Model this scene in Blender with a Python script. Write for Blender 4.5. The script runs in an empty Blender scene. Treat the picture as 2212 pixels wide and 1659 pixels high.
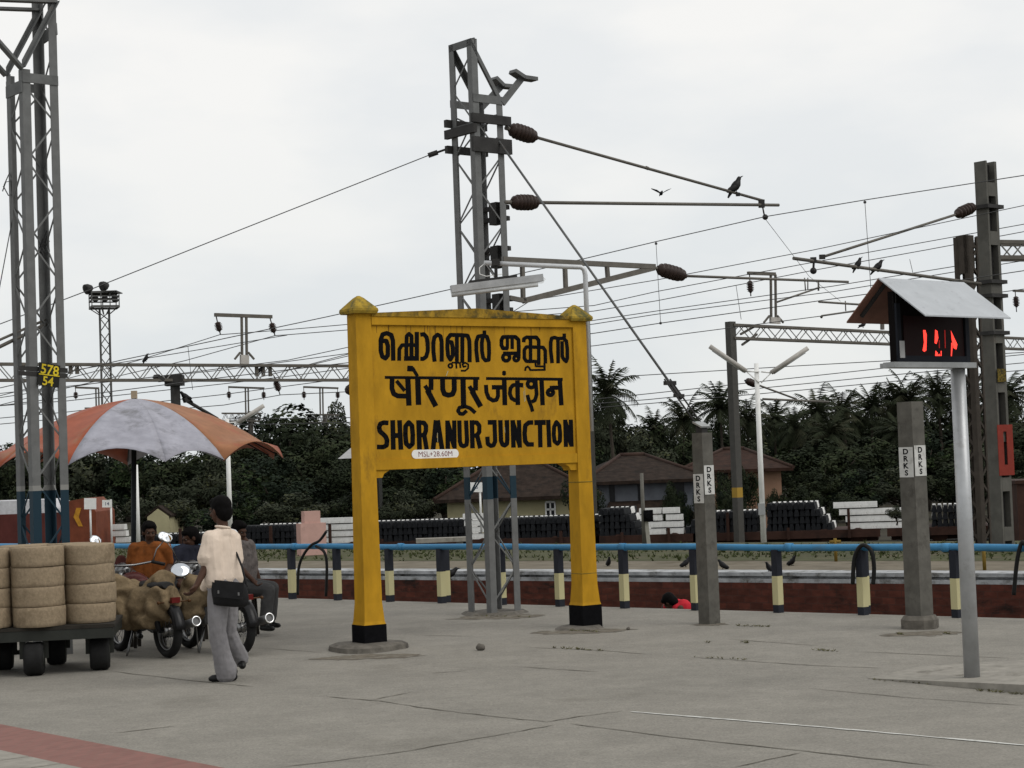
import bpy, bmesh, math, random
from mathutils import Vector, Matrix, noise
random.seed(7)
R = math.radians
scene = bpy.context.scene
COL = scene.collection

# ------------------------------------------------------------------ camera
FPX, CX, CY, W0 = 4000.0, 1106.0, 829.5, 2212.0   # focal length in units of a 2212-wide frame
CAM = Vector((0, 0, 2.0))
PITCH, ROLL = R(2.44), R(-2.1)
ROT = Matrix.Rotation(R(90) + PITCH, 3, 'X') @ Matrix.Rotation(ROLL, 3, 'Z')
cd = bpy.data.cameras.new('camera'); cam = bpy.data.objects.new('camera', cd); COL.objects.link(cam)
cam.matrix_world = Matrix.Translation(CAM) @ ROT.to_4x4()
cd.sensor_width = 36; cd.lens = FPX / W0 * 36; cd.clip_start = .1; cd.clip_end = 3000
scene.camera = cam

# ------------------------------------------------------------------ sky and sun (overcast)
SUN_EL, SUN_AZ = R(46), R(118)     # azimuth clockwise from +Y: behind the camera, to the right
world = bpy.data.worlds.new("World"); scene.world = world; world.use_nodes = True
nt = world.node_tree; N = nt.nodes; L = nt.links
bg = N['Background']; bg.inputs['Strength'].default_value = .1
sky = N.new('ShaderNodeTexSky'); sky.sky_type = 'NISHITA'; sky.sun_disc = False
sky.sun_elevation = SUN_EL; sky.sun_rotation = SUN_AZ
tc = N.new('ShaderNodeTexCoord')
mp = N.new('ShaderNodeMapping'); mp.inputs['Scale'].default_value = (1, 1, 2.6)
L.new(tc.outputs['Generated'], mp.inputs['Vector'])
n1 = N.new('ShaderNodeTexNoise'); n1.inputs['Scale'].default_value = 5.5; n1.inputs['Detail'].default_value = 5; n1.inputs['Roughness'].default_value = .5
L.new(mp.outputs['Vector'], n1.inputs['Vector'])
cr = N.new('ShaderNodeValToRGB')
cr.color_ramp.elements[0].position = .40; cr.color_ramp.elements[0].color = (8.55, 8.7, 8.75, 1)
cr.color_ramp.elements[1].position = .62; cr.color_ramp.elements[1].color = (9.65, 9.55, 9.3, 1)
L.new(n1.outputs['Fac'], cr.inputs['Fac'])
sx = N.new('ShaderNodeSeparateXYZ'); L.new(tc.outputs['Generated'], sx.inputs['Vector'])
gr = N.new('ShaderNodeValToRGB')
gr.color_ramp.elements[0].position = .0; gr.color_ramp.elements[0].color = (.85, .88, .90, 1)
gr.color_ramp.elements[1].position = .2; gr.color_ramp.elements[1].color = (1, 1, 1, 1)
L.new(sx.outputs['Z'], gr.inputs['Fac'])
ml = N.new('ShaderNodeMix'); ml.data_type = 'RGBA'; ml.blend_type = 'MULTIPLY'; ml.inputs['Factor'].default_value = 1
L.new(cr.outputs['Color'], ml.inputs['A']); L.new(gr.outputs['Color'], ml.inputs['B'])
mx = N.new('ShaderNodeMix'); mx.data_type = 'RGBA'; mx.inputs['Factor'].default_value = .94
L.new(sky.outputs['Color'], mx.inputs['A']); L.new(ml.outputs['Result'], mx.inputs['B'])
L.new(mx.outputs['Result'], bg.inputs['Color'])
ld = bpy.data.lights.new('sun', 'SUN'); ld.energy = 1.35; ld.angle = R(40); ld.color = (1, .97, .92)
sun = bpy.data.objects.new('sun', ld); COL.objects.link(sun)
sd = Vector((math.sin(SUN_AZ) * math.cos(SUN_EL), math.cos(SUN_AZ) * math.cos(SUN_EL), math.sin(SUN_EL)))
sun.rotation_euler = sd.to_track_quat('Z', 'Y').to_euler(); sun.location = (0, -5, 30)
scene.view_settings.view_transform = 'Standard'; scene.view_settings.look = 'None'
scene.view_settings.exposure = 0; scene.view_settings.gamma = 1
scene.cycles.max_bounces = 6; scene.cycles.use_denoising = True

# ------------------------------------------------------------------ surveying helpers
def ray(px, py):
    return ROT @ Vector(((px - CX) / FPX, (CY - py) / FPX, -1))
def P(px, py, Y):                      # point at depth Y seen at this place of the photograph
    d = ray(px, py); return CAM + d * (Y / d.y)
def G(px, py, z=0.0):                  # point of a level surface
    d = ray(px, py); return CAM + d * ((z - CAM.z) / d.z)
def V(px, py, p, dr):                  # point of the vertical plane through p along dr
    n = Vector((-dr.y, dr.x, 0)); d = ray(px, py)
    return CAM + d * (n.dot(p - CAM) / n.dot(d))
def ZT(g, py):                         # height over g that shows at row py
    ri = ROT.transposed(); k = (CY - py) / FPX
    a = ri @ (Vector((g.x, g.y, 0)) - CAM); b = ri @ Vector((0, 0, 1))
    return -(a.y + k * a.z) / (b.y + k * b.z)
def up(g, z): return Vector((g.x, g.y, z))

# ------------------------------------------------------------------ materials
MATS = {}
def M(name, col, rough=.75, metal=0., var=.18, scale=6., bump=.0, col2=None, f2=.0, s2=2., spec=.2, emit=0., stretch=None):
    if name in MATS: return MATS[name]
    m = bpy.data.materials.new(name); m.use_nodes = True; MATS[name] = m
    t = m.node_tree; n = t.nodes; l = t.links; b = n['Principled BSDF']
    b.inputs['Roughness'].default_value = rough; b.inputs['Metallic'].default_value = metal
    b.inputs['Specular IOR Level'].default_value = spec
    co = n.new('ShaderNodeTexCoord'); vec = co.outputs['Object']
    if stretch:
        q = n.new('ShaderNodeMapping'); q.inputs['Scale'].default_value = stretch; l.new(vec, q.inputs['Vector']); vec = q.outputs['Vector']
    a = n.new('ShaderNodeTexNoise'); a.inputs['Scale'].default_value = scale; a.inputs['Detail'].default_value = 6; a.inputs['Roughness'].default_value = .62
    l.new(vec, a.inputs['Vector'])
    r = n.new('ShaderNodeValToRGB'); r.color_ramp.elements[0].position = .3; r.color_ramp.elements[1].position = .7
    r.color_ramp.elements[0].color = [c * (1 - var) for c in col] + [1]; r.color_ramp.elements[1].color = [min(1, c * (1 + var)) for c in col] + [1]
    l.new(a.outputs['Fac'], r.inputs['Fac']); out = r.outputs['Color']
    if col2:
        c = n.new('ShaderNodeTexNoise'); c.inputs['Scale'].default_value = s2; c.inputs['Detail'].default_value = 8; c.inputs['Roughness'].default_value = .7
        l.new(vec, c.inputs['Vector'])
        r2 = n.new('ShaderNodeValToRGB'); r2.color_ramp.elements[0].position = .62 - f2; r2.color_ramp.elements[1].position = .74 - f2 * .8
        l.new(c.outputs['Fac'], r2.inputs['Fac'])
        x = n.new('ShaderNodeMix'); x.data_type = 'RGBA'; x.inputs['B'].default_value = list(col2) + [1]
        l.new(r2.outputs['Color'], x.inputs['Factor']); l.new(out, x.inputs['A']); out = x.outputs['Result']
    l.new(out, b.inputs['Base Color'])
    if bump:
        u = n.new('ShaderNodeBump'); u.inputs['Strength'].default_value = bump; u.inputs['Distance'].default_value = .02
        l.new(a.outputs['Fac'], u.inputs['Height']); l.new(u.outputs['Normal'], b.inputs['Normal'])
    if emit:
        b.inputs['Emission Color'].default_value = list(col) + [1]; b.inputs['Emission Strength'].default_value = emit
    return m
def M_bands(name, base, bands, rough=.6):     # paint bands by height above the foot: [(z_from, colour), ...]
    m = M(name, base, rough, .0, .15, 9)
    t = m.node_tree; n = t.nodes; l = t.links; b = n['Principled BSDF']
    src = b.inputs['Base Color'].links[0].from_socket
    co = [x for x in n if x.type == 'TEX_COORD'][0]; s = n.new('ShaderNodeSeparateXYZ'); l.new(co.outputs['Object'], s.inputs['Vector'])
    for z0, z1, c in bands:
        g1 = n.new('ShaderNodeMath'); g1.operation = 'GREATER_THAN'; g1.inputs[1].default_value = z0; l.new(s.outputs['Z'], g1.inputs[0])
        g2 = n.new('ShaderNodeMath'); g2.operation = 'LESS_THAN'; g2.inputs[1].default_value = z1; l.new(s.outputs['Z'], g2.inputs[0])
        k = n.new('ShaderNodeMath'); k.operation = 'MULTIPLY'; l.new(g1.outputs[0], k.inputs[0]); l.new(g2.outputs[0], k.inputs[1])
        x = n.new('ShaderNodeMix'); x.data_type = 'RGBA'; x.inputs['B'].default_value = list(c) + [1]
        l.new(k.outputs[0], x.inputs['Factor']); l.new(src, x.inputs['A']); src = x.outputs['Result']
    l.new(src, b.inputs['Base Color']); return m

steel = M('weathered steel', (.115, .118, .117), .6, .3, .25, 5, col2=(.10, .07, .05), f2=.02)
steel_dk = M('dark steel', (.032, .031, .030), .6, .2, .3, 6)
tube_m = M('grey tube', (.13, .12, .105), .55, .3, .2, 8)
galv = M('galvanised steel', (.34, .35, .35), .45, .55, .16, 7, col2=(.25, .25, .24), f2=.05, s2=5)
porc = M('brown porcelain', (.035, .022, .018), .4, 0, .2, 10)
wire_m = M('wire', (.07, .07, .07), .6, .2, .1, 3)
black = M('black paint', (.005, .005, .006), .9, 0, .3, 20, spec=.06)
white = M('white paint', (.75, .75, .73), .6, 0, .06, 10, col2=(.5, .48, .44), f2=.02)
yellow = M('yellow paint', (.405, .215, .012), .8, 0, .2, 5, .12, (.25, .135, .014), .055, 2.6, spec=.15, stretch=(1, 1, .4))
yellow_cap = M('mossy yellow', (.30, .20, .025), .9, 0, .35, 9, .3, (.09, .085, .03), .14, 6)
conc = M('old concrete', (.25, .235, .205), .9, 0, .2, 7, .3, (.12, .11, .09), .06, 3)
conc_dk = M('dark concrete', (.115, .105, .09), .9, 0, .3, 9, .5, (.05, .045, .04), .08, 4)
rubber = M('rubber', (.012, .012, .012), .8, 0, .3, 12, .2)

# ------------------------------------------------------------------ mesh builder
WM = {}
class MB:
    def __init__(s): s.v = []; s.f = []; s.mi = []; s.smooth = set(); s.cur = 0; s.sm = False
    def add(s, vs, fs):
        o = len(s.v); s.v += [Vector(x) for x in vs]
        for f in fs:
            if s.sm: s.smooth.add(len(s.f))
            s.f.append([i + o for i in f]); s.mi.append(s.cur)
        return s
    def box(s, c, size, rot=None):
        c = Vector(c); h = [x / 2 for x in size]
        vs = [Vector((a * h[0], b * h[1], d * h[2])) for a in (-1, 1) for b in (-1, 1) for d in (-1, 1)]
        if rot is not None: vs = [rot @ x for x in vs]
        return s.add([c + x for x in vs], [(0, 1, 3, 2), (4, 6, 7, 5), (0, 4, 5, 1), (2, 3, 7, 6), (0, 2, 6, 4), (1, 5, 7, 3)])
    def fr(s, d, upv=(0, 0, 1)):
        d = d.normalized(); u = Vector(upv)
        if abs(d.dot(u)) > .99: u = Vector((0, 1, 0))
        x = d.cross(u).normalized(); return x, x.cross(d).normalized(), d
    def bar(s, a, b, w, h, upv=(0, 0, 1)):
        a, b = Vector(a), Vector(b); x, y, d = s.fr(b - a, upv); vs = []
        for p in (a, b): vs += [p - x * w / 2 - y * h / 2, p + x * w / 2 - y * h / 2, p + x * w / 2 + y * h / 2, p - x * w / 2 + y * h / 2]
        return s.add(vs, [(3, 2, 1, 0), (4, 5, 6, 7), (0, 1, 5, 4), (1, 2, 6, 5), (2, 3, 7, 6), (3, 0, 4, 7)])
    def angle(s, a, b, u, w, size=.09, th=.012):   # L section: flanges along u and w from the line a-b
        a, b = Vector(a), Vector(b); u = Vector(u).normalized(); w = Vector(w).normalized()
        pr = [Vector((0, 0, 0)), u * size, u * size + w * th, u * th + w * th, u * th + w * size, w * size]
        n = 6; vs = [a + q for q in pr] + [b + q for q in pr]
        return s.add(vs, [tuple(range(n))[::-1], tuple(range(n, 2 * n))] + [(i, (i + 1) % n, n + (i + 1) % n, n + i) for i in range(n)])
    def tube(s, a, b, r0, r1=None, n=10, caps=True):
        return s.path([a, b], [r0, r0 if r1 is None else r1], n, caps)
    def path(s, pts, rs, n=8, caps=True):
        pts = [Vector(p) for p in pts]
        if not isinstance(rs, (list, tuple)): rs = [rs] * len(pts)
        vs = []; old = s.sm; px = None
        for i, p in enumerate(pts):
            d = (pts[min(i + 1, len(pts) - 1)] - pts[max(i - 1, 0)]).normalized()
            if px is None: x, y, _ = s.fr(d)
            else:
                x = px - d * px.dot(d)
                x = x.normalized() if x.length > 1e-5 else s.fr(d)[0]
                y = x.cross(d).normalized()
            px = x
            vs += [p + (x * math.cos(6.28319 * k / n) + y * math.sin(6.28319 * k / n)) * rs[i] for k in range(n)]
        s.sm = True
        fs = [(i * n + k, i * n + (k + 1) % n, (i + 1) * n + (k + 1) % n, (i + 1) * n + k) for i in range(len(pts) - 1) for k in range(n)]
        s.add(vs, fs); s.sm = False
        if caps:
            o = len(s.v) - len(vs)
            s.f += [[o + k for k in range(n)][::-1], [o + (len(pts) - 1) * n + k for k in range(n)]]; s.mi += [s.cur, s.cur]
        s.sm = old; return s
    def lathe(s, prof, c=(0, 0, 0), n=20, axis=None):      # prof: (radius, height)
        c = Vector(c); m = Matrix.Identity(3) if axis is None else Vector(axis).to_track_quat('Z', 'Y').to_matrix()
        vs = [c + m @ Vector((r * math.cos(6.28319 * k / n), r * math.sin(6.28319 * k / n), h)) for r, h in prof for k in range(n)]
        old = s.sm; s.sm = True
        s.add(vs, [(i * n + k, i * n + (k + 1) % n, (i + 1) * n + (k + 1) % n, (i + 1) * n + k) for i in range(len(prof) - 1) for k in range(n)])
        o = len(s.v) - len(vs); s.sm = old
        s.f += [[o + k for k in range(n)][::-1], [o + (len(prof) - 1) * n + k for k in range(n)]]; s.mi += [s.cur] * 2
        return s
    def ball(s, c, r, n=12, m=8, rot=None):
        c = Vector(c); r = (r, r, r) if not isinstance(r, (tuple, list)) else r; vs = []
        for i in range(m + 1):
            a = math.pi * i / m
            for k in range(n):
                b = 6.28319 * k / n; q = Vector((r[0] * math.sin(a) * math.cos(b), r[1] * math.sin(a) * math.sin(b), r[2] * math.cos(a)))
                vs.append(c + (rot @ q if rot else q))
        old = s.sm; s.sm = True
        s.add(vs, [(i * n + k, (i + 1) * n + k, (i + 1) * n + (k + 1) % n, i * n + (k + 1) % n) for i in range(m) for k in range(n)]); s.sm = old
        return s
    def capsule(s, a, r0, b, r1, n=10):
        s.path([a, b], [r0, r1], n); s.ball(a, r0, n, 6); s.ball(b, r1, n, 6); return s
    def limb(s, pr):
        for (a, r0), (b, r1) in zip(pr, pr[1:]): s.capsule(a, r0, b, r1)
        return s
    def torus(s, c, axis, Rr, r, n=28, m=8, a0=0, a1=6.28319, prof=None):
        c = Vector(c); x, y, d = s.fr(Vector(axis)); full = a1 - a0 > 6.28; k = n if full else n + 1; vs = []
        for i in range(k):
            a = a0 + (a1 - a0) * i / n; q = x * math.cos(a) + y * math.sin(a)
            for j in range(m):
                b = 6.28319 * j / m; vs.append(c + q * (Rr + r * math.cos(b)) + d * r * math.sin(b) * (prof or 1))
        old = s.sm; s.sm = True
        s.add(vs, [(i * m + j, ((i + 1) % k) * m + j, ((i + 1) % k) * m + (j + 1) % m, i * m + (j + 1) % m) for i in range(n) for j in range(m)]); s.sm = old
        return s
    def prism(s, poly, h):                 # poly: 3-D loop, h: offset vector
        n = len(poly); poly = [Vector(p) for p in poly]; h = Vector(h)
        return s.add(poly + [p + h for p in poly], [tuple(range(n))[::-1], tuple(range(n, 2 * n))] + [(i, (i + 1) % n, n + (i + 1) % n, n + i) for i in range(n)])
    def quad(s, *p): return s.add(p, [tuple(range(len(p)))])
    def build(s, name, mat, parent=None):
        me = bpy.data.meshes.new(name); iv = WM[parent.name].inverted() if parent else Matrix.Identity(4)
        me.from_pydata([iv @ v for v in s.v], [], s.f)
        for m in (mat if isinstance(mat, (list, tuple)) else [mat]): me.materials.append(m)
        for i, p in enumerate(me.polygons): p.material_index = s.mi[i]; p.use_smooth = i in s.smooth
        me.validate(); me.update()
        o = bpy.data.objects.new(name, me); COL.objects.link(o)
        if parent: o.parent = parent; WM[o.name] = WM[parent.name]
        else: WM[o.name] = Matrix.Identity(4)
        return o
def tag(o, label, cat, group=None):
    o['label'] = label; o['category'] = cat
    if group: o['group'] = group
    return o
def thing(name, label, cat, loc=(0, 0, 0), rz=0, group=None):
    o = bpy.data.objects.new(name, None); COL.objects.link(o); o.empty_display_size = .2
    o.location = loc; o.rotation_euler = (0, 0, rz); WM[o.name] = Matrix.Translation(Vector(loc)) @ Matrix.Rotation(rz, 4, 'Z')
    return tag(o, label, cat, group)
def struct(mb, name, mat, kind='structure'):
    o = mb.build(name, mat); o['kind'] = kind; return o
def single(mb, name, mat, label, cat, loc, group=None):    # one-mesh thing with its origin at its foot
    o = mb.build(name, mat); loc = Vector(loc)
    o.data.transform(Matrix.Translation(-loc)); o.location = loc; WM[o.name] = Matrix.Translation(loc)
    return tag(o, label, cat, group)
def dup(root, loc, rz=0, label=None, group=None, sc=1):
    r = root.copy(); COL.objects.link(r); r.location = loc; r.rotation_euler = (0, 0, rz)
    r.scale = sc if isinstance(sc, (tuple, list)) else (sc, sc, sc)
    if label: r['label'] = label
    if group: r['group'] = group
    for ch in list(root.children):
        c = ch.copy(); COL.objects.link(c); c.parent = r
        for g in list(ch.children):
            d = g.copy(); COL.objects.link(d); d.parent = c
    return r
def remesh(o, vox, it=4):
    m = o.modifiers.new('remesh', 'REMESH'); m.mode = 'VOXEL'; m.voxel_size = vox; m.use_smooth_shade = True
    m = o.modifiers.new('smooth', 'SMOOTH'); m.iterations = it; m.factor = .5
    return o
def text_mesh(mb, body, org, ux, uy, h, bold=0., aspect=1.):   # flat lettering of cap height h, centred on org
    cu = bpy.data.curves.new('t', 'FONT'); cu.body = body; cu.align_x = 'CENTER'; cu.align_y = 'CENTER'; cu.offset = bold; cu.resolution_u = 3
    o = bpy.data.objects.new('t', cu); COL.objects.link(o)
    me = bpy.data.meshes.new_from_object(o.evaluated_get(bpy.context.evaluated_depsgraph_get()))
    ys = [v.co.y for v in me.vertices]; xs = [v.co.x for v in me.vertices]; cy = (max(ys) + min(ys)) / 2; cx = (max(xs) + min(xs)) / 2; k = h / (max(ys) - min(ys))
    mb.add([org + ux * (v.co.x - cx) * k * aspect + uy * (v.co.y - cy) * k for v in me.vertices], [tuple(p.vertices) for p in me.polygons])
    bpy.data.objects.remove(o); bpy.data.curves.remove(cu); bpy.data.meshes.remove(me)
    return mb

ORD = ['first', 'second', 'third', 'fourth', 'fifth', 'sixth', 'seventh', 'eighth', 'ninth', 'tenth', 'eleventh', 'twelfth', 'thirteenth',
       'fourteenth', 'fifteenth', 'sixteenth', 'seventeenth', 'eighteenth', 'nineteenth', 'twentieth', 'twenty-first', 'twenty-second', 'twenty-third', 'twenty-fourth', 'twenty-fifth', 'twenty-sixth', 'twenty-seventh', 'twenty-eighth', 'twenty-ninth', 'thirtieth'] + ['%d%s' % (i, 'st' if i % 10 == 1 else 'nd' if i % 10 == 2 else 'rd' if i % 10 == 3 else 'th') for i in range(31, 60)]
PHI = R(39)
E1 = Vector((math.cos(PHI), math.sin(PHI), 0)); E2 = Vector((-math.sin(PHI), math.cos(PHI), 0)); UP = Vector((0, 0, 1))
GZ = -.84                                  # level of the tracks and the land behind

# ------------------------------------------------------------------ ground, platforms
plat_m = M('platform concrete', (.218, .205, .178), .92, 0, .12, 1.3, .0, (.175, .163, .138), .04, .5, spec=.25)
t = plat_m.node_tree; n_ = t.nodes; l_ = t.links; b_ = n_['Principled BSDF']      # fine grit over the slab
src = b_.inputs['Base Color'].links[0].from_socket; co = [x for x in n_ if x.type == 'TEX_COORD'][0]
for sc_, lo, hi in ((46, .62, 1.32), (11, .84, 1.12), (2.2, .9, 1.08)):
    a = n_.new('ShaderNodeTexNoise'); a.inputs['Scale'].default_value = sc_; a.inputs['Detail'].default_value = 8; a.inputs['Roughness'].default_value = .75; l_.new(co.outputs['Object'], a.inputs['Vector'])
    r = n_.new('ShaderNodeMapRange'); r.inputs['From Min'].default_value = .3; r.inputs['From Max'].default_value = .7; r.inputs['To Min'].default_value = lo; r.inputs['To Max'].default_value = hi; l_.new(a.outputs['Fac'], r.inputs['Value'])
    x = n_.new('ShaderNodeMix'); x.data_type = 'RGBA'; x.blend_type = 'MULTIPLY'; x.inputs['Factor'].default_value = 1; l_.new(src, x.inputs['A']); l_.new(r.outputs['Result'], x.inputs['B']); src = x.outputs['Result']
l_.new(src, b_.inputs['Base Color'])
u = n_.new('ShaderNodeBump'); u.inputs['Strength'].default_value = .35; u.inputs['Distance'].default_value = .008; l_.new(a.outputs['Fac'], u.inputs['Height']); l_.new(u.outputs['Normal'], b_.inputs['Normal'])

eA, eB = G(590, 1291), G(2212, 1336); ed = (eB - eA).normalized()         # far edge of the near platform
en = Vector((-ed.y, ed.x, 0))                                             # away from the camera
eL, eR = eA - ed * 45, eB + ed * 14
near = MB(); near.prism([up(eL, GZ), up(eR, GZ), up(Vector((14, -6, 0)), GZ), up(Vector((-9, -6, 0)), GZ), up(eL - en * 40, GZ)], (0, 0, -GZ))
struct(near, 'near_platform', plat_m)
land = MB(); land.quad((-600, -60, GZ - .004), (600, -60, GZ - .004), (600, 1200, GZ - .004), (-600, 1200, GZ - .004))
struct(land, 'ground', M('rough ground', (.030, .026, .016), .95, 0, .4, .8, 0, (.022, .03, .010), .1, .3))

fA, fB = G(657, 1232), G(2212, 1238.5); fd = (fB - fA).normalized(); fn = Vector((-fd.y, fd.x, 0))
fL, fR = fA - fd * 60, fB + fd * 16; fw = 9.5
brick = M('brick wall', (.085, .030, .021), .95, 0, .3, 5, .2, (.02, .014, .012), .07, 1.6, stretch=(1, 1, 2.5))
dirt = M('platform dirt', (.145, .125, .093), .95, 0, .25, 1.6, 0, (.085, .07, .045), .1, .9)
bt = brick.node_tree; q_ = bt.nodes.new('ShaderNodeMapping'); q_.inputs['Rotation'].default_value = (0, 0, -math.atan2(fd.y, fd.x)); bt.links.new(bt.nodes['Texture Coordinate'].outputs['Object'], q_.inputs['Vector'])
sp_ = bt.nodes.new('ShaderNodeSeparateXYZ'); cb_ = bt.nodes.new('ShaderNodeCombineXYZ'); bt.links.new(q_.outputs['Vector'], sp_.inputs['Vector']); bt.links.new(sp_.outputs['X'], cb_.inputs['X']); bt.links.new(sp_.outputs['Z'], cb_.inputs['Y'])
bx_ = bt.nodes.new('ShaderNodeTexBrick'); bt.links.new(cb_.outputs['Vector'], bx_.inputs['Vector']); bx_.inputs['Scale'].default_value = 2.2; bx_.inputs['Mortar Size'].default_value = .016; bx_.inputs['Color1'].default_value = (1.25, 1.1, 1.05, 1); bx_.inputs['Color2'].default_value = (.75, .72, .72, 1); bx_.inputs['Mortar'].default_value = (.75, 1.0, 1.1, 1)
pb_ = bt.nodes['Principled BSDF']; src = pb_.inputs['Base Color'].links[0].from_socket; mm_ = bt.nodes.new('ShaderNodeMix'); mm_.data_type = 'RGBA'; mm_.blend_type = 'MULTIPLY'; mm_.inputs['Factor'].default_value = .9; bt.links.new(src, mm_.inputs['A']); bt.links.new(bx_.outputs['Color'], mm_.inputs['B']); bt.links.new(mm_.outputs['Result'], pb_.inputs['Base Color'])
far = MB()
far.prism([up(fL + fn * .02, GZ), up(fR + fn * .02, GZ), up(fR + fn * fw, GZ), up(fL + fn * fw, GZ)], (0, 0, -GZ))
struct(far, 'far_platform', dirt)
m = MB(); m.bar(up(fL, (GZ - .16) / 2), up(fR, (GZ - .16) / 2), .36, -GZ - .17)
single(m, 'brick_wall', brick, 'dark red brick retaining wall under the white edge of the far platform', 'wall', up(fA, GZ))
m = MB()
m.bar(up(fL + fn * .16, -.022), up(fR + fn * .16, -.022), .62, .06); m.bar(up(fL + fn * .2, -.075), up(fR + fn * .2, -.075), .5, .04); m.bar(up(fL + fn * .14, -.13), up(fR + fn * .14, -.13), .62, .065)
single(m, 'platform_coping', M('whitewashed coping', (.34, .35, .36), .9, 0, .35, 3.5, .2, (.10, .095, .085), .12, 2.6), 'chipped whitewashed coping stones along the far platform edge', 'coping', up(fA, 0))
m = MB(); m.quad(*[up(p, .004) for p in (fL + fn * 2.9, fR + fn * 2.9, fR + fn * (fw - .1), fL + fn * (fw - .1))])
struct(m, 'grass_verge', M('grassy dirt', (.058, .060, .027), .95, 0, .4, 2.2, 0, (.105, .085, .055), .09, .9))
m = MB(); random.seed(3)                                                  # grass at the back of the far platform
for i in range(9000):
    s = random.uniform(0, (fR - fL).length); w = random.triangular(2.4, 9.3, 5.2)
    if noise.noise(Vector((s * .35, w * .5, 2))) < (.12 if w < 3.2 else -.25): continue
    p = fL + fd * s + fn * w; h = random.uniform(.04, .12)
    for k in range(3):
        a = random.uniform(0, 6.3); q = Vector((math.cos(a), math.sin(a), 0)); lean = Vector((random.uniform(-.06, .06), random.uniform(-.06, .06), h * random.uniform(.5, 1)))
        m.quad(p - q * .02 + lean * .0, p + q * .02, p + lean + q * .004)
struct(m, 'grass', M('platform grass', (.05, .062, .02), .8, 0, .4, 4), 'stuff')

# near platform joints, line, strip, ramp
def ribbon_ground(mb, pts, w, z, jit=0., seg=6):
    q = []
    for a, b in zip(pts, pts[1:]):
        for i in range(seg): q.append(a.lerp(b, i / seg))
    q.append(pts[-1])
    for i, p in enumerate(q):
        d = (q[min(i + 1, len(q) - 1)] - q[max(i - 1, 0)]).normalized(); x = Vector((d.y, -d.x, 0))
        if jit and 0 < i < len(q) - 1: p = p + x * random.uniform(-jit, jit)
        k = w * random.uniform(.5, 1.3) if jit else w
        if jit and i in (0, len(q) - 1): k = w * .1
        mb.v += [up(p - x * k / 2, z), up(p + x * k / 2, z)]
        if i: o = len(mb.v) - 4; mb.f.append([o, o + 1, o + 3, o + 2]); mb.mi.append(0)
random.seed(5); m = MB()
for pts in ([(705, 1505), (820, 1515), (950, 1535), (1106, 1552), (1181, 1560), (1256, 1548), (1346, 1536)], [(800, 1513), (890, 1495)], [(600, 1659), (850, 1628), (1106, 1583), (1200, 1566)],
            [(240, 1585), (385, 1568)], [(235, 1450), (390, 1468), (550, 1484)], [(1226, 1563), (1456, 1593), (1731, 1622), (2020, 1655)], [(1586, 1658), (1731, 1626)],
            [(1746, 1488), (1956, 1507), (2212, 1525)], [(1856, 1408), (2212, 1424)], [(1496, 1420), (1650, 1431), (1756, 1438), (1906, 1444)], [(1130, 1398), (1306, 1406), (1400, 1414)],
            [(560, 1400), (700, 1410)], [(900, 1372), (1040, 1376)], [(1560, 1380), (1800, 1398)], [(1106, 1440), (1300, 1452)], [(930, 1455), (1010, 1449)]):
    ribbon_ground(m, [G(*p) for p in pts], .017, .004, .012)
struct(m, 'paving_joints', M('joint dirt', (.105, .095, .075), .95))
m = MB(); random.seed(6); ribbon_ground(m, [G(1361, 1538), G(1560, 1554), G(1756, 1570), G(2240, 1613)], .04, .005, .006, 14)
struct(m, 'painted_line', M('worn white line', (.52, .52, .49), .8, 0, .1, 9, 0, (.33, .32, .28), .09, 14))
a, b, c = G(0, 1565), G(480, 1659), G(0, 1625); d = (b - a).normalized(); x = Vector((d.y, -d.x, 0)); w = (c - a).dot(x)
sgn = 1 if w > 0 else -1; w = abs(w); x = x * sgn; a0, b0 = a - d * 6, b + d * 9
m = MB(); m.quad(*[up(p, .004) for p in (a0, b0, b0 + x * w, a0 + x * w)])
tile = M('red paving', (.34, .135, .105), .85, 0, .25, 6, .2, (.22, .09, .07), .06, 3)
tn = tile.node_tree; bk = tn.nodes.new('ShaderNodeTexBrick'); bk.inputs['Scale'].default_value = 4; bk.inputs['Mortar Size'].default_value = .012
bk.inputs['Color1'].default_value = (.225, .108, .092, 1); bk.inputs['Color2'].default_value = (.185, .09, .077, 1); bk.inputs['Mortar'].default_value = (.17, .12, .10, 1)
mpn = tn.nodes.new('ShaderNodeMapping'); mpn.inputs['Rotation'].default_value = (0, 0, math.atan2(d.y, d.x)); tn.links.new(tn.nodes['Texture Coordinate'].outputs['Object'], mpn.inputs['Vector']); tn.links.new(mpn.outputs['Vector'], bk.inputs['Vector'])
tn.links.new(bk.outputs['Color'], tn.nodes['Principled BSDF'].inputs['Base Color'])
struct(m, 'red_edge_strip', tile)
m = MB()
for i in range(40):
    p = a0 + x * (w + .01) + d * i * .5
    m.prism([up(p + d * .012, .001), up(p + d * .488, .001), up(p + d * .488 + x * .5, .001), up(p + d * .012 + x * .5, .001)], (0, 0, .02))
struct(m, 'edge_coping', conc)
m = MB(); q = [G(1874, 1466), G(2260, 1503), G(2420, 1490), G(2300, 1440), G(1990, 1444)]; hz = [.004, .08, .085, .085, .02]
m.add([up(p, .001) for p in q] + [up(p, h) for p, h in zip(q, hz)], [(5, 6, 7, 8, 9)] + [(i, (i + 1) % 5, 5 + (i + 1) % 5, 5 + i) for i in range(5)])
struct(m, 'concrete_ramp', conc)
random.seed(19)
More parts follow.
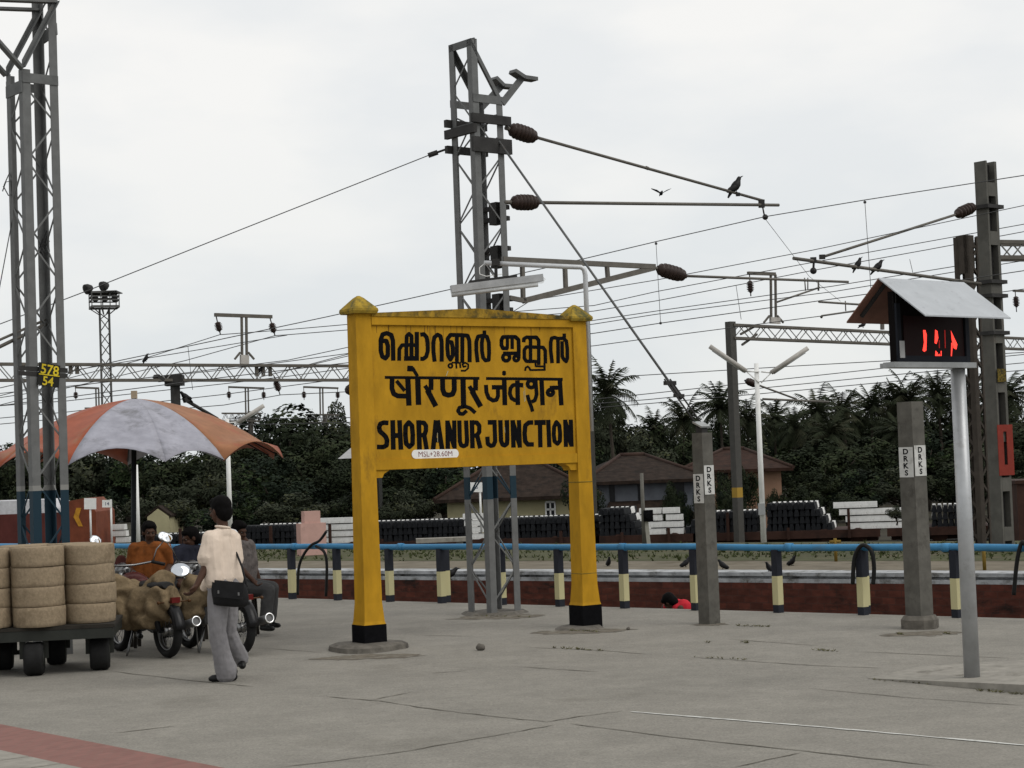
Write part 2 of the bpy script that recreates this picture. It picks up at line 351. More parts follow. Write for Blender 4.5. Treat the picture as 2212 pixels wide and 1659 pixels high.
for px, py, rx, ry in ((1262, 1364, .62, .2), (1078, 1333, .62, .22), (1992, 1369, .45, .16), (1536, 1349, .22, .10), (798, 1419, .60, .16)):
    m = MB(); c = G(px, py); n_p = 40
    ring_ = [up(c + Vector((math.cos(k * 6.28319 / n_p) * rx * (1 + random.uniform(-.3, .2)), math.sin(k * 6.28319 / n_p) * ry * (1.6 + random.uniform(-.5, .4)), 0)), .003) for k in range(n_p)]
    m.quad(*ring_); struct(m, 'soil_patch', M('loose soil', (.12, .105, .082), .97, 0, .35, 9, 0, (.2, .185, .155), .12, 7))
m = MB(); random.seed(9)                                                  # weeds in the joints
for x0, x1, y0, y1, n in ((1196, 1306, 1400, 1407, 34), (1591, 1661, 1352, 1354, 40), (1525, 1532, 1388, 1389, 6), (1600, 1616, 1388, 1389, 12), (1756, 1811, 1405, 1408, 18), (1496, 1620, 1420, 1426, 16),
                          (1940, 1952, 1370, 1372, 14), (2040, 2054, 1368, 1371, 14), (1230, 1300, 1362, 1366, 26), (1010, 1145, 1330, 1334, 30), (2110, 2212, 1492, 1501, 26), (1880, 2050, 1468, 1482, 16)):
    for i in range(n):
        s = random.random(); p = G(x0 + (x1 - x0) * s + random.uniform(-2, 2), y0 + (y1 - y0) * s + random.uniform(-1, 1)); h = random.uniform(.008, .03)
        for k in range(3):
            a_ = random.uniform(0, 6.3); qv = Vector((math.cos(a_), math.sin(a_), 0)) * .007
            m.quad(up(p - qv, .004), up(p + qv, .004), up(p + Vector((random.uniform(-.04, .04), random.uniform(-.04, .04), 0)), h))
struct(m, 'weeds', M('dry weeds', (.09, .085, .035), .9, 0, .4, 9), 'stuff')
for (px, py, r, nm) in ((1038, 1405, .046, 'fist sized grey stone lying on the platform right of the sign post'), (1357, 1361, .022, 'tiny pebble on the platform beside the sign footing')):
    m = MB(); g = G(px, py); m.ball(up(g, r * .75), (r * 1.1, r, r * .85), 10, 7)
    for v in m.v: v += Vector(noise.noise_vector(v * 23)) * r * .3
    single(m, 'stone', conc_dk, nm, 'stone', g)

# ------------------------------------------------------------------ station name board
gl, gr_ = G(799, 1401), G(1266, 1354.5); sdv = (gr_ - gl); SW = sdv.length; sd1 = sdv.normalized(); sn = Vector((sd1.y, -sd1.x, 0))    # sn faces the camera
sign = thing('station_sign', 'big yellow station name board with black lettering on two posts', 'station sign', (gl + gr_) / 2, math.atan2(sd1.y, sd1.x))
print('SIGN', SW, math.degrees(math.atan2(sd1.y, sd1.x)), gl, gr_)
def sq(c, h, z): return [up(c + sd1 * h * a + sn * h * b, z) for a, b in ((-1, 1), (1, 1), (1, -1), (-1, -1))]
def loft(mb, rings):
    n = len(rings[0]); mb.add([p for r in rings for p in r], [tuple(range(n))[::-1], tuple(range((len(rings) - 1) * n, len(rings) * n))] + [(i * n + k, i * n + (k + 1) % n, (i + 1) * n + (k + 1) % n, (i + 1) * n + k) for i in range(len(rings) - 1) for k in range(n)])
posts = []
for g, zc in ((gl, 673), (gr_, 690)):
    zt = ZT(g, zc); zb = .27
    m = MB(); loft(m, [sq(g, .138, zb), sq(g, .128, zb + .035), sq(g, .116, zb + .19), sq(g, .112, zb + .24), sq(g, .100, 2.0), sq(g, .098, zt)])
    po = m.build('post', yellow, sign); posts.append((po, zt))
    m = MB(); loft(m, [sq(g, .142, .0), sq(g, .141, zb - .002)]); m.build('black_base', black, po)
    m = MB(); loft(m, [sq(g, .150, zt - .03), sq(g, .162, zt), sq(g, .158, zt + .025), sq(g, .045, zt + .15), sq(g, .012, zt + .175)]); m.build('cap', yellow_cap, po)
m = MB(); random.seed(2); c = gl; pts = []
for i in range(22):
    a = 6.28319 * i / 22; k = 1 + .09 * math.sin(3 * a) + random.uniform(-.04, .04); pts.append(up(c + Vector((.43 * math.cos(a) * k - .02, .40 * math.sin(a) * k - .12, 0)), 0))
loft(m, [pts, [up(c + (p - up(c, 0)) * .97, .05) for p in pts], [up(c + (p - up(c, 0)) * .84, .075) for p in pts]]); m.build('footing', conc_dk, sign)
m = MB(); c = gr_; pts = []
for i in range(18):
    a = 6.28319 * i / 18; k = 1 + random.uniform(-.12, .12); pts.append(up(c + Vector((.30 * math.cos(a) * k - .1, .36 * math.sin(a) * k - .1, 0)), 0))
loft(m, [pts, [up(c + (p - up(c, 0)) * .8, .03) for p in pts]]); m.build('footing', conc_dk, sign)
for py, k in ((1041, .122), (1238, .128)):                               # wire ties on the right post
    z = ZT(gr_, py); m = MB(); m.path(sq(gr_, k - .02, z) + [sq(gr_, k - .02, z)[0]], .006, 6); m.build('wire_tie', M('rusty wire', (.16, .12, .02)), posts[1][0])
# board: face plane 6 cm before the post axis
bf = gl + sn * .075
def BP(px, py, off=0.): return V(px, py, bf + sn * off, sd1)
zl, zr = posts[0][1], posts[1][1]
zbot = (BP(900, 1010).z + BP(1180, 1005).z) / 2; ztl = BP(815, 677).z; ztr = BP(1236, 686).z; zmid = BP(1025, 669).z
zrim = (BP(812, 698).z + BP(1238, 711).z) / 2; zrib = (BP(850, 988).z + BP(1200, 985).z) / 2
print('BOARD z', zbot, zrib, zrim, ztl, zmid, ztr)
ztop = (ztl + ztr) / 2; x0, x1 = .09, SW - .09
def bpnt(s, z, off=0.): return up(bf + sd1 * s + sn * off, z)
prof = [(x0, zbot - .085), (x0 + .10, zbot - .085), (x0 + .125, zbot - .04), (x0 + .20, zbot), (x1 - .20, zbot), (x1 - .125, zbot - .04), (x1 - .10, zbot - .085), (x1, zbot - .085), (x1, ztop), ((x0 + x1) / 2 + .5, (ztop + zmid * 2) / 3), ((x0 + x1) / 2, zmid), ((x0 + x1) / 2 - .5, (ztop + zmid * 2) / 3), (x0, ztop)]
m = MB(); m.prism([bpnt(s, z) for s, z in prof], -sn * .15); board = m.build('board', yellow, sign)
m = MB()
m.prism([bpnt(x0 + .012, zrim, -.01), bpnt(x1 - .012, zrim, -.01), bpnt(x1 - .012, ztop - .006, -.01), bpnt((x0 + x1) / 2, zmid - .006, -.01), bpnt(x0 + .012, ztop - .006, -.01)], sn * .04)
rim = m.build('upper_rim', yellow, board)
m = MB(); m.prism([bpnt(x0 + .012, zbot + .004, -.01), bpnt(x1 - .012, zbot + .004, -.01), bpnt(x1 - .012, zrib, -.01), bpnt(x0 + .012, zrib, -.01)], sn * .03); m.build('lower_rim', yellow, board)
m = MB(); m.prism([bpnt(x0 + .01, ztop - .03, -.158), bpnt(x1 - .01, ztop - .03, -.158), bpnt(x1 - .01, ztop + .006, -.158), bpnt((x0 + x1) / 2, zmid + .012, -.158), bpnt(x0 + .01, ztop + .006, -.158), ][::-1], sn * .2); m.build('mossy_top', M('mossy rim', (.30, .18, .02), .9, 0, .4, 7, .3, (.05, .045, .02), .14, 5), board)

m = MB(); random.seed(44)
for i in range(26):
    s_ = random.uniform(x0 + .05, x1 - .05); zt_ = zrim - random.uniform(.0, .01); ln_ = random.uniform(.02, .12) if i % 4 else random.uniform(.1, .3); w_ = random.uniform(.003, .009)
    m.quad(bpnt(s_ - w_, zt_, .0008), bpnt(s_ + w_, zt_, .0008), bpnt(s_ + w_ * .3, zt_ - ln_, .0008), bpnt(s_ - w_ * .3, zt_ - ln_, .0008))
dr = m.build('drip_marks', M('brown drip', (.20, .10, .012), .9, 0, .3, 9), board); dr['kind'] = 'stuff'
def strokes(mb, lst, sx_, sy_, sc, name=None):
    k = [0]
    for w, pts, *cl in lst:
        q = [Vector(((sx_ + p[0] / sc) / 1.15732, (sy_ + p[1] / sc) / 1.15732)) for p in pts]; hw = w / sc / 1.15732 / 2; closed = bool(cl)
        segs = list(zip(q, q[1:])) + ([(q[-1], q[0])] if closed else [])
        for a, b in segs:
            d = (b - a); ln = d.length; d = d / ln; nx = Vector((-d.y, d.x)) * hw; k[0] += 1; off = .0012 + (k[0] % 9) * .00012
            mb.quad(*[BP(p.x, p.y, off) for p in (a + nx, b + nx, b - nx, a - nx)])
        for i, c in enumerate(q):
            if closed or 0 < i < len(q) - 1:
                k[0] += 1; off = .0012 + (k[0] % 9) * .00012
                mb.add([BP(c.x + hw * math.cos(t_ * .5236), c.y + hw * math.sin(t_ * .5236), off) for t_ in range(12)][::-1], [tuple(range(12))])
def circ(x, y, r, n=10): return [(x + r * math.cos(6.28319 * i / n), y + r * math.sin(6.28319 * i / n)) for i in range(n)]
m = MB()
strokes(m, [
 (80, [(380, 655), (374, 300), (345, 195), (262, 163), (190, 185), (157, 280), (158, 480), (185, 580), (240, 612), (282, 560), (284, 390), (255, 300), (185, 300)]),
 (68, [(485, 655), (488, 450), (535, 378), (620, 372), (810, 378)]), (70, [(618, 650), (612, 480), (620, 215), (660, 175), (706, 215), (708, 345)]),
 (78, [(800, 140), (800, 655)]), (84, [(572, 614), (838, 614)]), (74, [(705, 380), (705, 620)]),
 (74, [(862, 190), (925, 180), (975, 235), (993, 330), (996, 480), (968, 580), (915, 622), (862, 620)]),
 (74, [(1118, 672), (1097, 500), (1094, 330), (1115, 235), (1170, 190), (1222, 218), (1243, 320), (1246, 500), (1243, 672)]),
 (74, [(1742, 682), (1742, 480), (1735, 290), (1705, 208), (1600, 198), (1400, 195), (1350, 262), (1344, 420), (1358, 560), (1400, 635), (1442, 560), (1440, 420), (1420, 325), (1372, 318)]),
 (70, [(1515, 205), (1515, 690)]), (72, [(1612, 205), (1612, 695)]),
 (34, circ(1400, 745, 36), 1), (32, [(1420, 688), (1500, 690), (1508, 795)]), (32, [(1500, 690), (1570, 695), (1578, 785)]), (32, [(1585, 832), (1660, 835), (1715, 790), (1718, 720), (1665, 690), (1615, 715), (1630, 762), (1685, 752)]),
 (70, [(1885, 682), (1862, 480), (1860, 320), (1892, 222), (1975, 208), (2050, 224), (2085, 330), (2090, 520), (2082, 640), (2025, 650), (1983, 600), (1962, 480), (1960, 330), (1975, 235)]), (66, [(2006, 115), (2006, 215)])], 930, 810, 7.135)
strokes(m, [
 (104, [(430, 640), (290, 640), (250, 560), (250, 420), (290, 342), (420, 338), (620, 340), (700, 420), (706, 600), (702, 900)]), (86, [(405, 340), (405, 650)]), (92, [(532, 340), (532, 660)]),
 (98, [(290, 772), (705, 772)]), (96, circ(375, 880, 92), 1), (88, circ(640, 905, 66), 1),
 (96, [(835, 480), (840, 390), (915, 345), (985, 352), (1015, 430), (1015, 1000)]), (98, [(985, 352), (1170, 350), (1230, 430), (1232, 580)]),
 (94, [(1015, 602), (905, 605), (852, 680), (852, 900), (905, 978), (1010, 985)]), (94, [(1015, 605), (1345, 615), (1402, 700), (1408, 1040)]), (94, [(1232, 560), (1232, 1080)]), (90, [(980, 985), (1130, 985), (1240, 1000)]),
 (52, [(872, 1232), (888, 1150), (940, 1118), (988, 1160), (1010, 1212), (1405, 1206)]), (58, [(1382, 1020), (1386, 1225)]), (52, [(1145, 1030), (1152, 1112), (1390, 1120)]),
 (98, [(1585, 1030), (1547, 700), (1547, 480), (1572, 375), (1650, 355), (1735, 385), (1740, 600), (1742, 1035)]), (96, [(1738, 385), (1880, 375), (1958, 450), (1983, 650), (1985, 900), (1955, 985), (1900, 940), (1850, 850), (1846, 450)]), (92, [(1903, 250), (1903, 390)])], 1230, 810, 10.533)
m.build('malayalam_lettering', black, board)
m = MB()
strokes(m, [
 (58, [(95, 343), (1965, 362)]), (96, [(240, 360), (236, 560), (272, 668), (350, 708), (570, 715)]), (74, [(325, 410), (490, 610)]), (106, [(550, 360), (572, 902)]), (108, [(745, 330), (762, 887)]),
 (112, [(538, 165), (652, 172)]), (66, [(640, 150), (742, 322)]), (96, [(1010, 370), (1008, 590)]), (82, [(888, 505), (945, 590), (1015, 590)]), (106, [(935, 595), (1105, 915)]),
 (100, [(1235, 370), (1240, 580), (1272, 668), (1350, 695), (1435, 675), (1468, 590), (1465, 370)]), (106, [(1640, 380), (1652, 930)]),
 (74, [(1690, 915), (1570, 940), (1540, 1005), (1580, 1060), (1640, 1066), (1715, 1000)]), (74, [(1640, 900), (1780, 950), (1885, 1045)]),
 (96, [(1890, 375), (1888, 600)]), (82, [(1765, 515), (1815, 600), (1890, 600)]), (106, [(1815, 610), (1990, 922)])], 950, 900, 7.9)
strokes(m, [
 (68, [(232, 333), (2000, 352)]), (88, [(648, 170), (648, 195), (648, 225), (648, 250)]), (94, [(230, 480), (242, 650), (292, 780), (390, 840), (470, 828), (508, 740), (505, 590)]), (104, [(365, 535), (650, 538)]), (110, [(650, 340), (666, 950)]),
 (106, [(955, 380), (966, 945)]), (90, [(950, 470), (850, 490), (795, 560), (780, 680), (820, 790), (900, 835), (960, 830)]), (104, [(900, 475), (1088, 490)]),
 (88, circ(1272, 460, 84, 12), 1), (88, [(1375, 360), (1398, 700), (1355, 840), (1280, 872)]), (84, [(1185, 710), (1222, 850), (1280, 1000), (1305, 1098)]), (104, [(1510, 350), (1537, 950)]),
 (106, [(1930, 340), (1968, 952)]), (96, [(1920, 545), (1700, 548)]), (94, circ(1715, 655, 64), 1)], 1190, 910, 9.217)
m.build('hindi_lettering', black, board)
m = MB()
strokes(m, [
 (90, [(315, 208), (220, 202), (162, 225), (137, 290), (152, 368), (210, 418), (262, 470), (288, 540), (278, 635), (220, 668), (95, 666)]),
 (92, [(395, 155), (408, 718)]), (90, [(525, 155), (552, 718)]), (95, [(400, 448), (540, 448)]), (90, [(702, 198), (642, 270), (637, 430), (652, 600), (716, 662), (773, 608), (778, 430), (763, 260)], 1),
 (94, [(890, 155), (907, 718)]), (86, [(885, 202), (990, 205), (1030, 262), (1028, 360), (1000, 435), (905, 448)]), (86, [(995, 430), (1044, 715)]),
 (90, [(1222, 155), (1165, 718)]), (90, [(1252, 155), (1338, 715)]), (90, [(1190, 535), (1310, 535)]), (86, [(1440, 160), (1447, 705)]), (82, [(1568, 160), (1576, 700)]), (96, [(1440, 205), (1572, 660)]),
 (82, [(1665, 160), (1676, 560), (1702, 635), (1750, 652), (1802, 625), (1813, 540), (1795, 160)]), (88, [(1905, 155), (1918, 692)]), (84, [(1900, 198), (2000, 202), (2046, 260), (2046, 380), (2000, 445), (1920, 452)]), (86, [(2005, 445), (2068, 692)])], 930, 1030, 7.628)
strokes(m, [
 (105, [(172, 230), (368, 226)]), (95, [(320, 180), (336, 650), (300, 735), (240, 748), (175, 705), (163, 545)]), (98, [(450, 178), (466, 640), (502, 722), (550, 738), (598, 698), (605, 600), (595, 178)]),
 (100, [(725, 178), (742, 788)]), (95, [(863, 178), (882, 788)]), (102, [(730, 240), (880, 735)]), (100, [(1178, 232), (1080, 232), (1002, 300), (986, 480), (1002, 650), (1062, 718), (1192, 716)]),
 (116, [(1203, 235), (1455, 230)]), (98, [(1325, 200), (1337, 782)]), (98, [(1510, 172), (1535, 778)]), (92, [(1690, 222), (1640, 330), (1632, 500), (1652, 650), (1715, 702), (1768, 640), (1773, 480), (1753, 300)], 1),
 (94, [(1885, 168), (1902, 772)]), (94, [(2010, 168), (2027, 768)]), (106, [(1890, 225), (2020, 725)])], 1200, 1030, 8.848)
m.build('english_lettering', black, board)
m = MB()
for (xa, ya, xb, yb_, w_) in ((1133, 833, 1135, 866, .0035), (1131, 845, 1133, 868, .003), (968, 801, 964, 812, .006), (945, 935, 945.5, 955, .003), (1090, 922, 1091, 935, .003), (806, 838, 806, 845, .004)):
    a_, b_ = BP(xa, ya, .003), BP(xb, yb_, .003); m.quad(a_ - sd1 * w_, a_ + sd1 * w_, b_ + sd1 * w_, b_ - sd1 * w_)
dr = m.build('paint_drips', M('pale drip', (.40, .36, .22), .9), board); dr['kind'] = 'stuff'
pl, pr = BP(889, 981.5), BP(990, 979.5); pu = (pr - pl).normalized(); pw = (pr - pl).length; pz = pl.z * .5 + pr.z * .5; ph = .05; pc = (pl + pr) / 2
m = MB(); ring = [pc + sn * .001 + pu * (a * (pw / 2 - ph) + ph * math.cos(t_)) + UP * ph * math.sin(t_) for a, rg in ((1, range(-6, 7)), (-1, range(6, 19))) for t_ in [R(15) * k for k in rg]]
m.prism(ring, sn * .007); plate = m.build('elevation_plate', white, board)
m = MB(); text_mesh(m, 'MSL+28.60M', pc + sn * .0088, pu, UP, .060, .0, 1.02); m.build('plate_lettering', M('maroon lettering', (.16, .03, .035)), plate)

# ------------------------------------------------------------------ lattice masts
def lattice(root, F, a, e1, e2, tops, mat, z0=0., pitch=.46, ls=.1, flat=.021, dark=True):
    C4 = [(F, e1, e2), (F + e1 * a, -e1, e2), (F + e1 * a + e2 * a, -e1, -e2), (F + e2 * a, e1, -e2)]
    legs = []
    for i, (c, u, w) in enumerate(C4):
        m = MB(); m.angle(up(c, z0), up(c, tops[i]), u, w, ls); legs.append(m.build('leg', mat, root))
    for i in range(4):
        c0, c1 = C4[i][0], C4[(i + 1) % 4][0]; zt = min(tops[i], tops[(i + 1) % 4]) - .2; m = MB(); z = z0 + .15; k = i % 2
        inn = (C4[i][1] + C4[i][2] + C4[(i + 1) % 4][1] + C4[(i + 1) % 4][2]).normalized() * .015
        d = (c1 - c0).normalized()
        while z < zt:
            p, q = (c0 + d * .04, c1 - d * .04) if k % 2 == 0 else (c1 - d * .04, c0 + d * .04)
            m.bar(up(p, z) + inn, up(q, min(z + pitch, zt)) + inn, .008, flat, UP) if False else m.bar(up(p, z) + inn, up(q, min(z + pitch, zt)) + inn, flat * .9, .012, inn)
            z += pitch; k += 1
        m.build('lacing', mat, root)
    return C4
def insulator(root, a, b, r, n=7, mat=porc):
    a, b = Vector(a), Vector(b); ln = (b - a).length; prof = [(r * .35, 0)]
    for i in range(n):
        t0 = .08 + .84 * i / n; w = .84 / n
        k = min(1, .72 + .28 * math.sin(math.pi * (i + .5) / n) * 1.4)
        prof += [(r * .62, ln * t0), (r * k, ln * (t0 + w * .3)), (r * k * .96, ln * (t0 + w * .62)), (r * .6, ln * (t0 + w * .7))]
    prof += [(r * .35, ln * .93), (r * .3, ln)]
    m = MB(); m.lathe(prof, a, 16, b - a); return m.build('insulator', mat, root)
blue = (.010, .030, .046)
leg_m = M_bands('banded mast steel', (.135, .138, .137), [(1.53, 1.83, blue)])
leg_m2 = M_bands('blue footed mast steel', (.13, .133, .132), [(1.0, 1.88, blue), (1.88, 1.94, (.22, .22, .21))])
Fm = G(1062, 1330); a = .5
mast = thing('lattice_mast', 'tall grey lattice mast with sloping top standing behind the yellow sign', 'electric mast', Fm + (E1 + E2) * .25, PHI)
Rp, Lp, Bp = Fm + E1 * a, Fm + E2 * a, Fm + (E1 + E2) * a
zF, zR, zL, zB = ZT(Fm, 82), ZT(Rp, 222), ZT(Lp, 98), ZT(Bp, 222)
zR = zB = (zR + zB) / 2; zF = zL = (zF + zL) / 2
print('MAST', Fm, zF, zR)
lattice(mast, Fm, a, E1, E2, (zF, zR, zB, zL), leg_m)
m = MB(); m.angle(up(Fm, zF), up(Lp, zL), -UP, E1, .1); m.angle(up(Fm, zF), up(Rp, zR), E2, -UP, .1); m.angle(up(Lp, zL), up(Bp, zB), -E2, -UP, .1)
m.bar(up(Fm, zR - .02), up(Rp, zR - .02), .02, .11); m.bar(up(Lp, zR - .4), up(Fm, zR - .4), .02, .1); m.bar(up(Lp, zR - .02), up(Bp, zB - .02), .02, .1); m.bar(up(Fm + E1 * .06, zR + .75), up(Lp + E1 * .06, zR + .75), .02, .09); m.build('head_frame', steel, mast)
for base, e_, l_, r_ in ((Rp, (1128, 168), (1107, 154), (1155, 172)), (Bp, (1083, 186), (1066, 169), (1106, 188))):   # cut stubs of a beam with cross plates
    F_ = lambda q: V(q[0], q[1], base, E1)
    m = MB(); m.bar(up(base, zR - .05), F_(e_), .09, .03, E2); m.bar(F_(l_), F_(e_), .05, .15, E2); m.bar(F_(e_), F_(r_), .05, .15, E2); m.build('stub_arm', steel, mast)
m = MB()
for zz, wd in ((ZT(Rp, 262), .12), (ZT(Rp, 318), .2)):
    m = MB(); m.bar(up(Lp, zz) - E2 * .0 - E1 * .1, up(Bp, zz) + E1 * .1, .06, .1); m.build('bracket', steel_dk, mast); m = MB(); m.bar(up(Fm, zz) - E1 * .06 - E2 * .03, up(Rp, zz) + E1 * .1 - E2 * .03, .05, wd); m.build('bracket', steel_dk, mast)
m = MB(); m.bar(up(Lp, ZT(Lp, 290)) - E1 * .02 + E2 * .1, up(Fm, ZT(Lp, 290)) - E1 * .02 - E2 * .05, .06, .12); m.build('bracket', steel_dk, mast)
for yy in (446, 470, 535, 562, 645, 668):
    m = MB(); zz = ZT(Rp, yy); m.bar(up(Bp, zz) - E1 * .1, up(Rp, zz) + E1 * .06 + E2 * .03, .07, .06); m.build('bracket', steel_dk, mast)
for yy in (458, 552, 656):
    zz = ZT(Rp, yy); m = MB(); m.box(up(Rp + E2 * .2 - E1 * .02, zz), (.12, .16, .3), Matrix.Rotation(PHI, 3, 'Z')); m.build('bracket_block', steel_dk, mast)
m = MB(); c = Fm + (E1 + E2) * .25; pts = [up(c + Vector((math.cos(t_ * .4488), math.sin(t_ * .4488), 0)) * (.46 + .05 * math.sin(t_ * 2.3)), 0) for t_ in range(14)]
loft(m, [pts, [up(c + (p - up(c, 0)) * .85, .035) for p in pts]]); m.build('footing', conc_dk, mast)
A = lambda px, py: V(px, py, Rp + E2 * .02, E1)                          # plane of the cantilever over the track
insulator(mast, A(1100, 278), A(1160, 298), .115, 7); insulator(mast, A(1104, 437), A(1164, 437.5), .112, 7); insulator(mast, A(1420, 580), A(1482, 597), .11, 7)
m = MB(); m.tube(A(1092, 276), A(1106, 280), .03); m.tube(A(1156, 296), A(1650, 434), .021); m.tube(A(1395, 362), A(1400, 364), .026); m.build('top_tube', tube_m, mast)
m = MB(); m.tube(A(1088, 437), A(1108, 437), .03); m.tube(A(1160, 437.5), A(1682, 443), .024); m.build('bracket_tube', tube_m, mast)
m = MB(); m.box(A(1645, 440), (.09, .06, .12)); m.tube(A(1646, 440), A(1652, 470), .012); m.ball(A(1653, 469), .045, 8, 6); m.box(A(1594, 420), (.06, .05, .05)); m.build('clamp', steel_dk, mast)
m = MB(); m.bar(A(1085, 560), A(1414, 576), .06, .07); m.bar(A(1100, 643), A(1135, 650), .05, .06); m.bar(A(1130, 650), A(1412, 579), .05, .075)
for px, y0, y1 in ((1128, 566, 645), (1220, 570, 622), (1311, 575, 600)): m.bar(A(px, y0), A(px + 2, y1), .05, .05, E1)
m.build('lower_bracket', tube_m, mast)
m = MB(); m.tube(A(1410, 577), A(1424, 582), .022); m.tube(A(1478, 596), A(1832, 609), .02); m.build('register_tube', tube_m, mast)

# left lattice mast
gF = G(80, 1420); TF = gF; a = .44
tower = thing('lattice_mast', 'tall grey lattice mast at the left edge carrying a yellow number plate', 'electric mast', TF + (E1 + E2) * .25, PHI)
TR, TL, TB = TF + E1 * a, TF + E2 * a, TF + (E1 + E2) * a
zf = ZT(TF, 148); zrt = ZT(TR, -60); lattice(tower, TF, a, E1, E2, (zf, zrt, zrt, zf), leg_m2)
m = MB(); z6 = ZT(TR, 8)
m.angle(up(TF, zf), up(TR, z6), -E2, UP, .1, .02); m.angle(up(TL, zf), up(TB, z6), -E2, UP, .1, .02)
m.bar(up(TF, zf - .1), up(TR, zf - .1), .02, .11); m.bar(up(TL, zf - .12), up(TB, zf - .12), .02, .1); m.bar(up(TL, zf - .2), up(TF, zf - .2), .02, .14); m.bar(up(TB, ZT(TR, 70)), up(TR, ZT(TR, 62)), .02, .14)
for q in (TF, TL): m.bar(up(q, zf), up(q, zf) - E1 * .8 + UP * .8, .03, .1, E2)
for q in (TR, TB): m.bar(up(q, z6 + .02), up(q, z6 + .02) - E1 * 1.6 - UP * .15, .03, .1, E2)
m.bar(up(TR, z6 + .05) - E1 * .7, up(TB, z6 + .05) - E1 * .7, .03, .1); m.build('head_frame', steel, tower)
m = MB(); B_ = lambda px, py: V(px, py, TB, E1)
m.tube(B_(100, 690), B_(-60, 760), .016); m.tube(B_(100, 700), B_(-60, 778), .022); m.build('bracket_tube', tube_m, tower)
m = MB()
for k in range(3):
    z = ZT(TL, (388, 508, 520)[k]); m.path([up(TL if k == 0 else TB, z) + Vector((math.cos(j * 1.1) * .06, -.06, math.sin(j * 1.7) * .09 - j * .02)) for j in range(9)], .007, 5)
m.path([up(TL, ZT(TL, 390)) + Vector((.04, -.05, 0)), up(TL, ZT(TL, 470)) + Vector((.05, -.05, 0)), up(TL, ZT(TL, 640)) + Vector((-.16, 0, 0)), up(TL, ZT(TL, 760)) + Vector((-.24, 0, 0))], .006, 5)
m.build('loose_wire', wire_m, tower)
T_ = lambda px, py, o=0.: V(px, py, TR + E2 * -.03 + E2 * -o, E1)
q = [T_(85.5, 782), T_(130.5, 790), T_(127, 838), T_(80.5, 831)]
m = MB(); m.prism(q, -E2 * -.012); npl = m.build('number_plate', M('black enamel', (.012, .012, .010), .4), tower)
m = MB(); m.bar(T_(40, 795, -.03), T_(146, 800, -.03), .01, .05); m.bar(T_(40, 806, -.03), T_(146, 812, -.03), .01, .05); m.build('plate_bracket', steel_dk, tower)
uy_ = (q[0] - q[3]).normalized(); ux_ = (q[1] - q[0]).normalized()
m = MB(); text_mesh(m, '578', (T_(108, 799, .004)), ux_, uy_, .115, .018, .98); text_mesh(m, '54', (T_(104, 823.5, .004)), ux_, uy_, .105, .018, .98)
m.bar(T_(84, 807.5, .004), T_(128.5, 813, .004), .004, .012); m.build('plate_digits', M('yellow digits', (.55, .42, .02), .5), npl)

# guy rod of the centre mast and its anchor posts
def anchor_post(px, py, half, top_py, label, foot=False):
    g = G(px, py); g = g + Vector((0, half * 1.2, 0)); zt = ZT(g, top_py)
    t = thing('anchor_post', label, 'concrete post', g, PHI)
    sq_ = lambda h, z: [up(g + E1 * h * a_ + E2 * h * b_, z) for a_, b_ in ((-1, -1), (1, -1), (1, 1), (-1, 1))]
    m = MB(); loft(m, [sq_(half * 1.03, 0), sq_(half * .97, zt)]); m.build('shaft', M('grey post concrete', (.105, .10, .088), .95, 0, .25, 6, .3, (.05, .046, .04), .08, 2.5, spec=.15), t)
    if foot:
        m = MB(); pts = [up(g + Vector((math.cos(k * .5236), math.sin(k * .5236), 0)) * (half * 2.0 + .015 * math.sin(k * 2.1)), 0) for k in range(12)]
        loft(m, [pts, [up(p, .1) for p in pts], [up(g + (p - up(g, 0)) * .84, .145) for p in pts]]); m.build('footing', conc_dk, t)
    return t, g, zt
def drks(t, g, half, y0, y1, y0l=None, y1l=None):
    pn = M('post white', (.52, .52, .5), .8, 0, .12, 12, 0, (.3, .29, .27), .06, 8)
    for nrm, ax, ya, yb in ((-E2, E1, y0, y1), (-E1, -E2, y0l or y0, y1l or y1)):
        c = g + nrm * (half * 1.035); za, zb = ZT(c, ya), ZT(c, yb); w = half * .93
        m = MB(); m.prism([up(c - ax * w, zb), up(c + ax * w, zb), up(c + ax * w, za), up(c - ax * w, za)], nrm * .003); p = m.build('painted_panel', pn, t)
        m = MB(); hh = (za - zb) / 4.25
        for i, ch in enumerate('DRKS'):
            o = up(c, za - hh * (i + .62)) + nrm * .0045; text_mesh(m, ch, o, ax, UP, hh * .80, .035, 1.25)
        m.build('lettering', black, p)
t1, g1, z1 = anchor_post(1535, 1349, .088, 935, 'shorter concrete anchor post with a metal plate and a guy rod on top')
drks(t1, g1, .088, 1005, 1068, 1024, 1087)
m = MB(); m.box(up(g1, z1 + .1) + E1 * .0, (.16, .16, .02), Matrix.Rotation(PHI, 3, 'Z') @ Matrix.Rotation(R(24), 3, 'X')); m.build('top_plate', galv, t1)
m = MB(); m.box(up(g1, z1 + .03), (.1, .1, .1), Matrix.Rotation(PHI, 3, 'Z')); m.build('top_bracket', steel_dk, t1)
t2, g2, z2 = anchor_post(1993, 1359, .105, 868, 'thicker anchor post on a round concrete footing beside the metal display pole', True)
drks(t2, g2, .105, 962, 1028, 966, 1031)
gt = up(g1, z1 + .06); gs = up(Rp, ZT(Rp, 300)) - E1 * .12
gdir = (gt - gs); k1 = gs + gdir * .86
gr0 = thing('guy_rod', 'long slanting guy rod from the sign mast down to the small anchor post', 'guy rod', gt)
m = MB(); m.tube(gs, k1, .016); m.build('rod', steel, gr0)
gx = gdir.normalized().cross(UP).normalized(); gy = gx.cross(gdir.normalized())
m = MB()
for s_ in (-1, 1): m.tube(k1 - gdir * .012 + gx * .05 * s_, gt + gx * .05 * s_, .011)
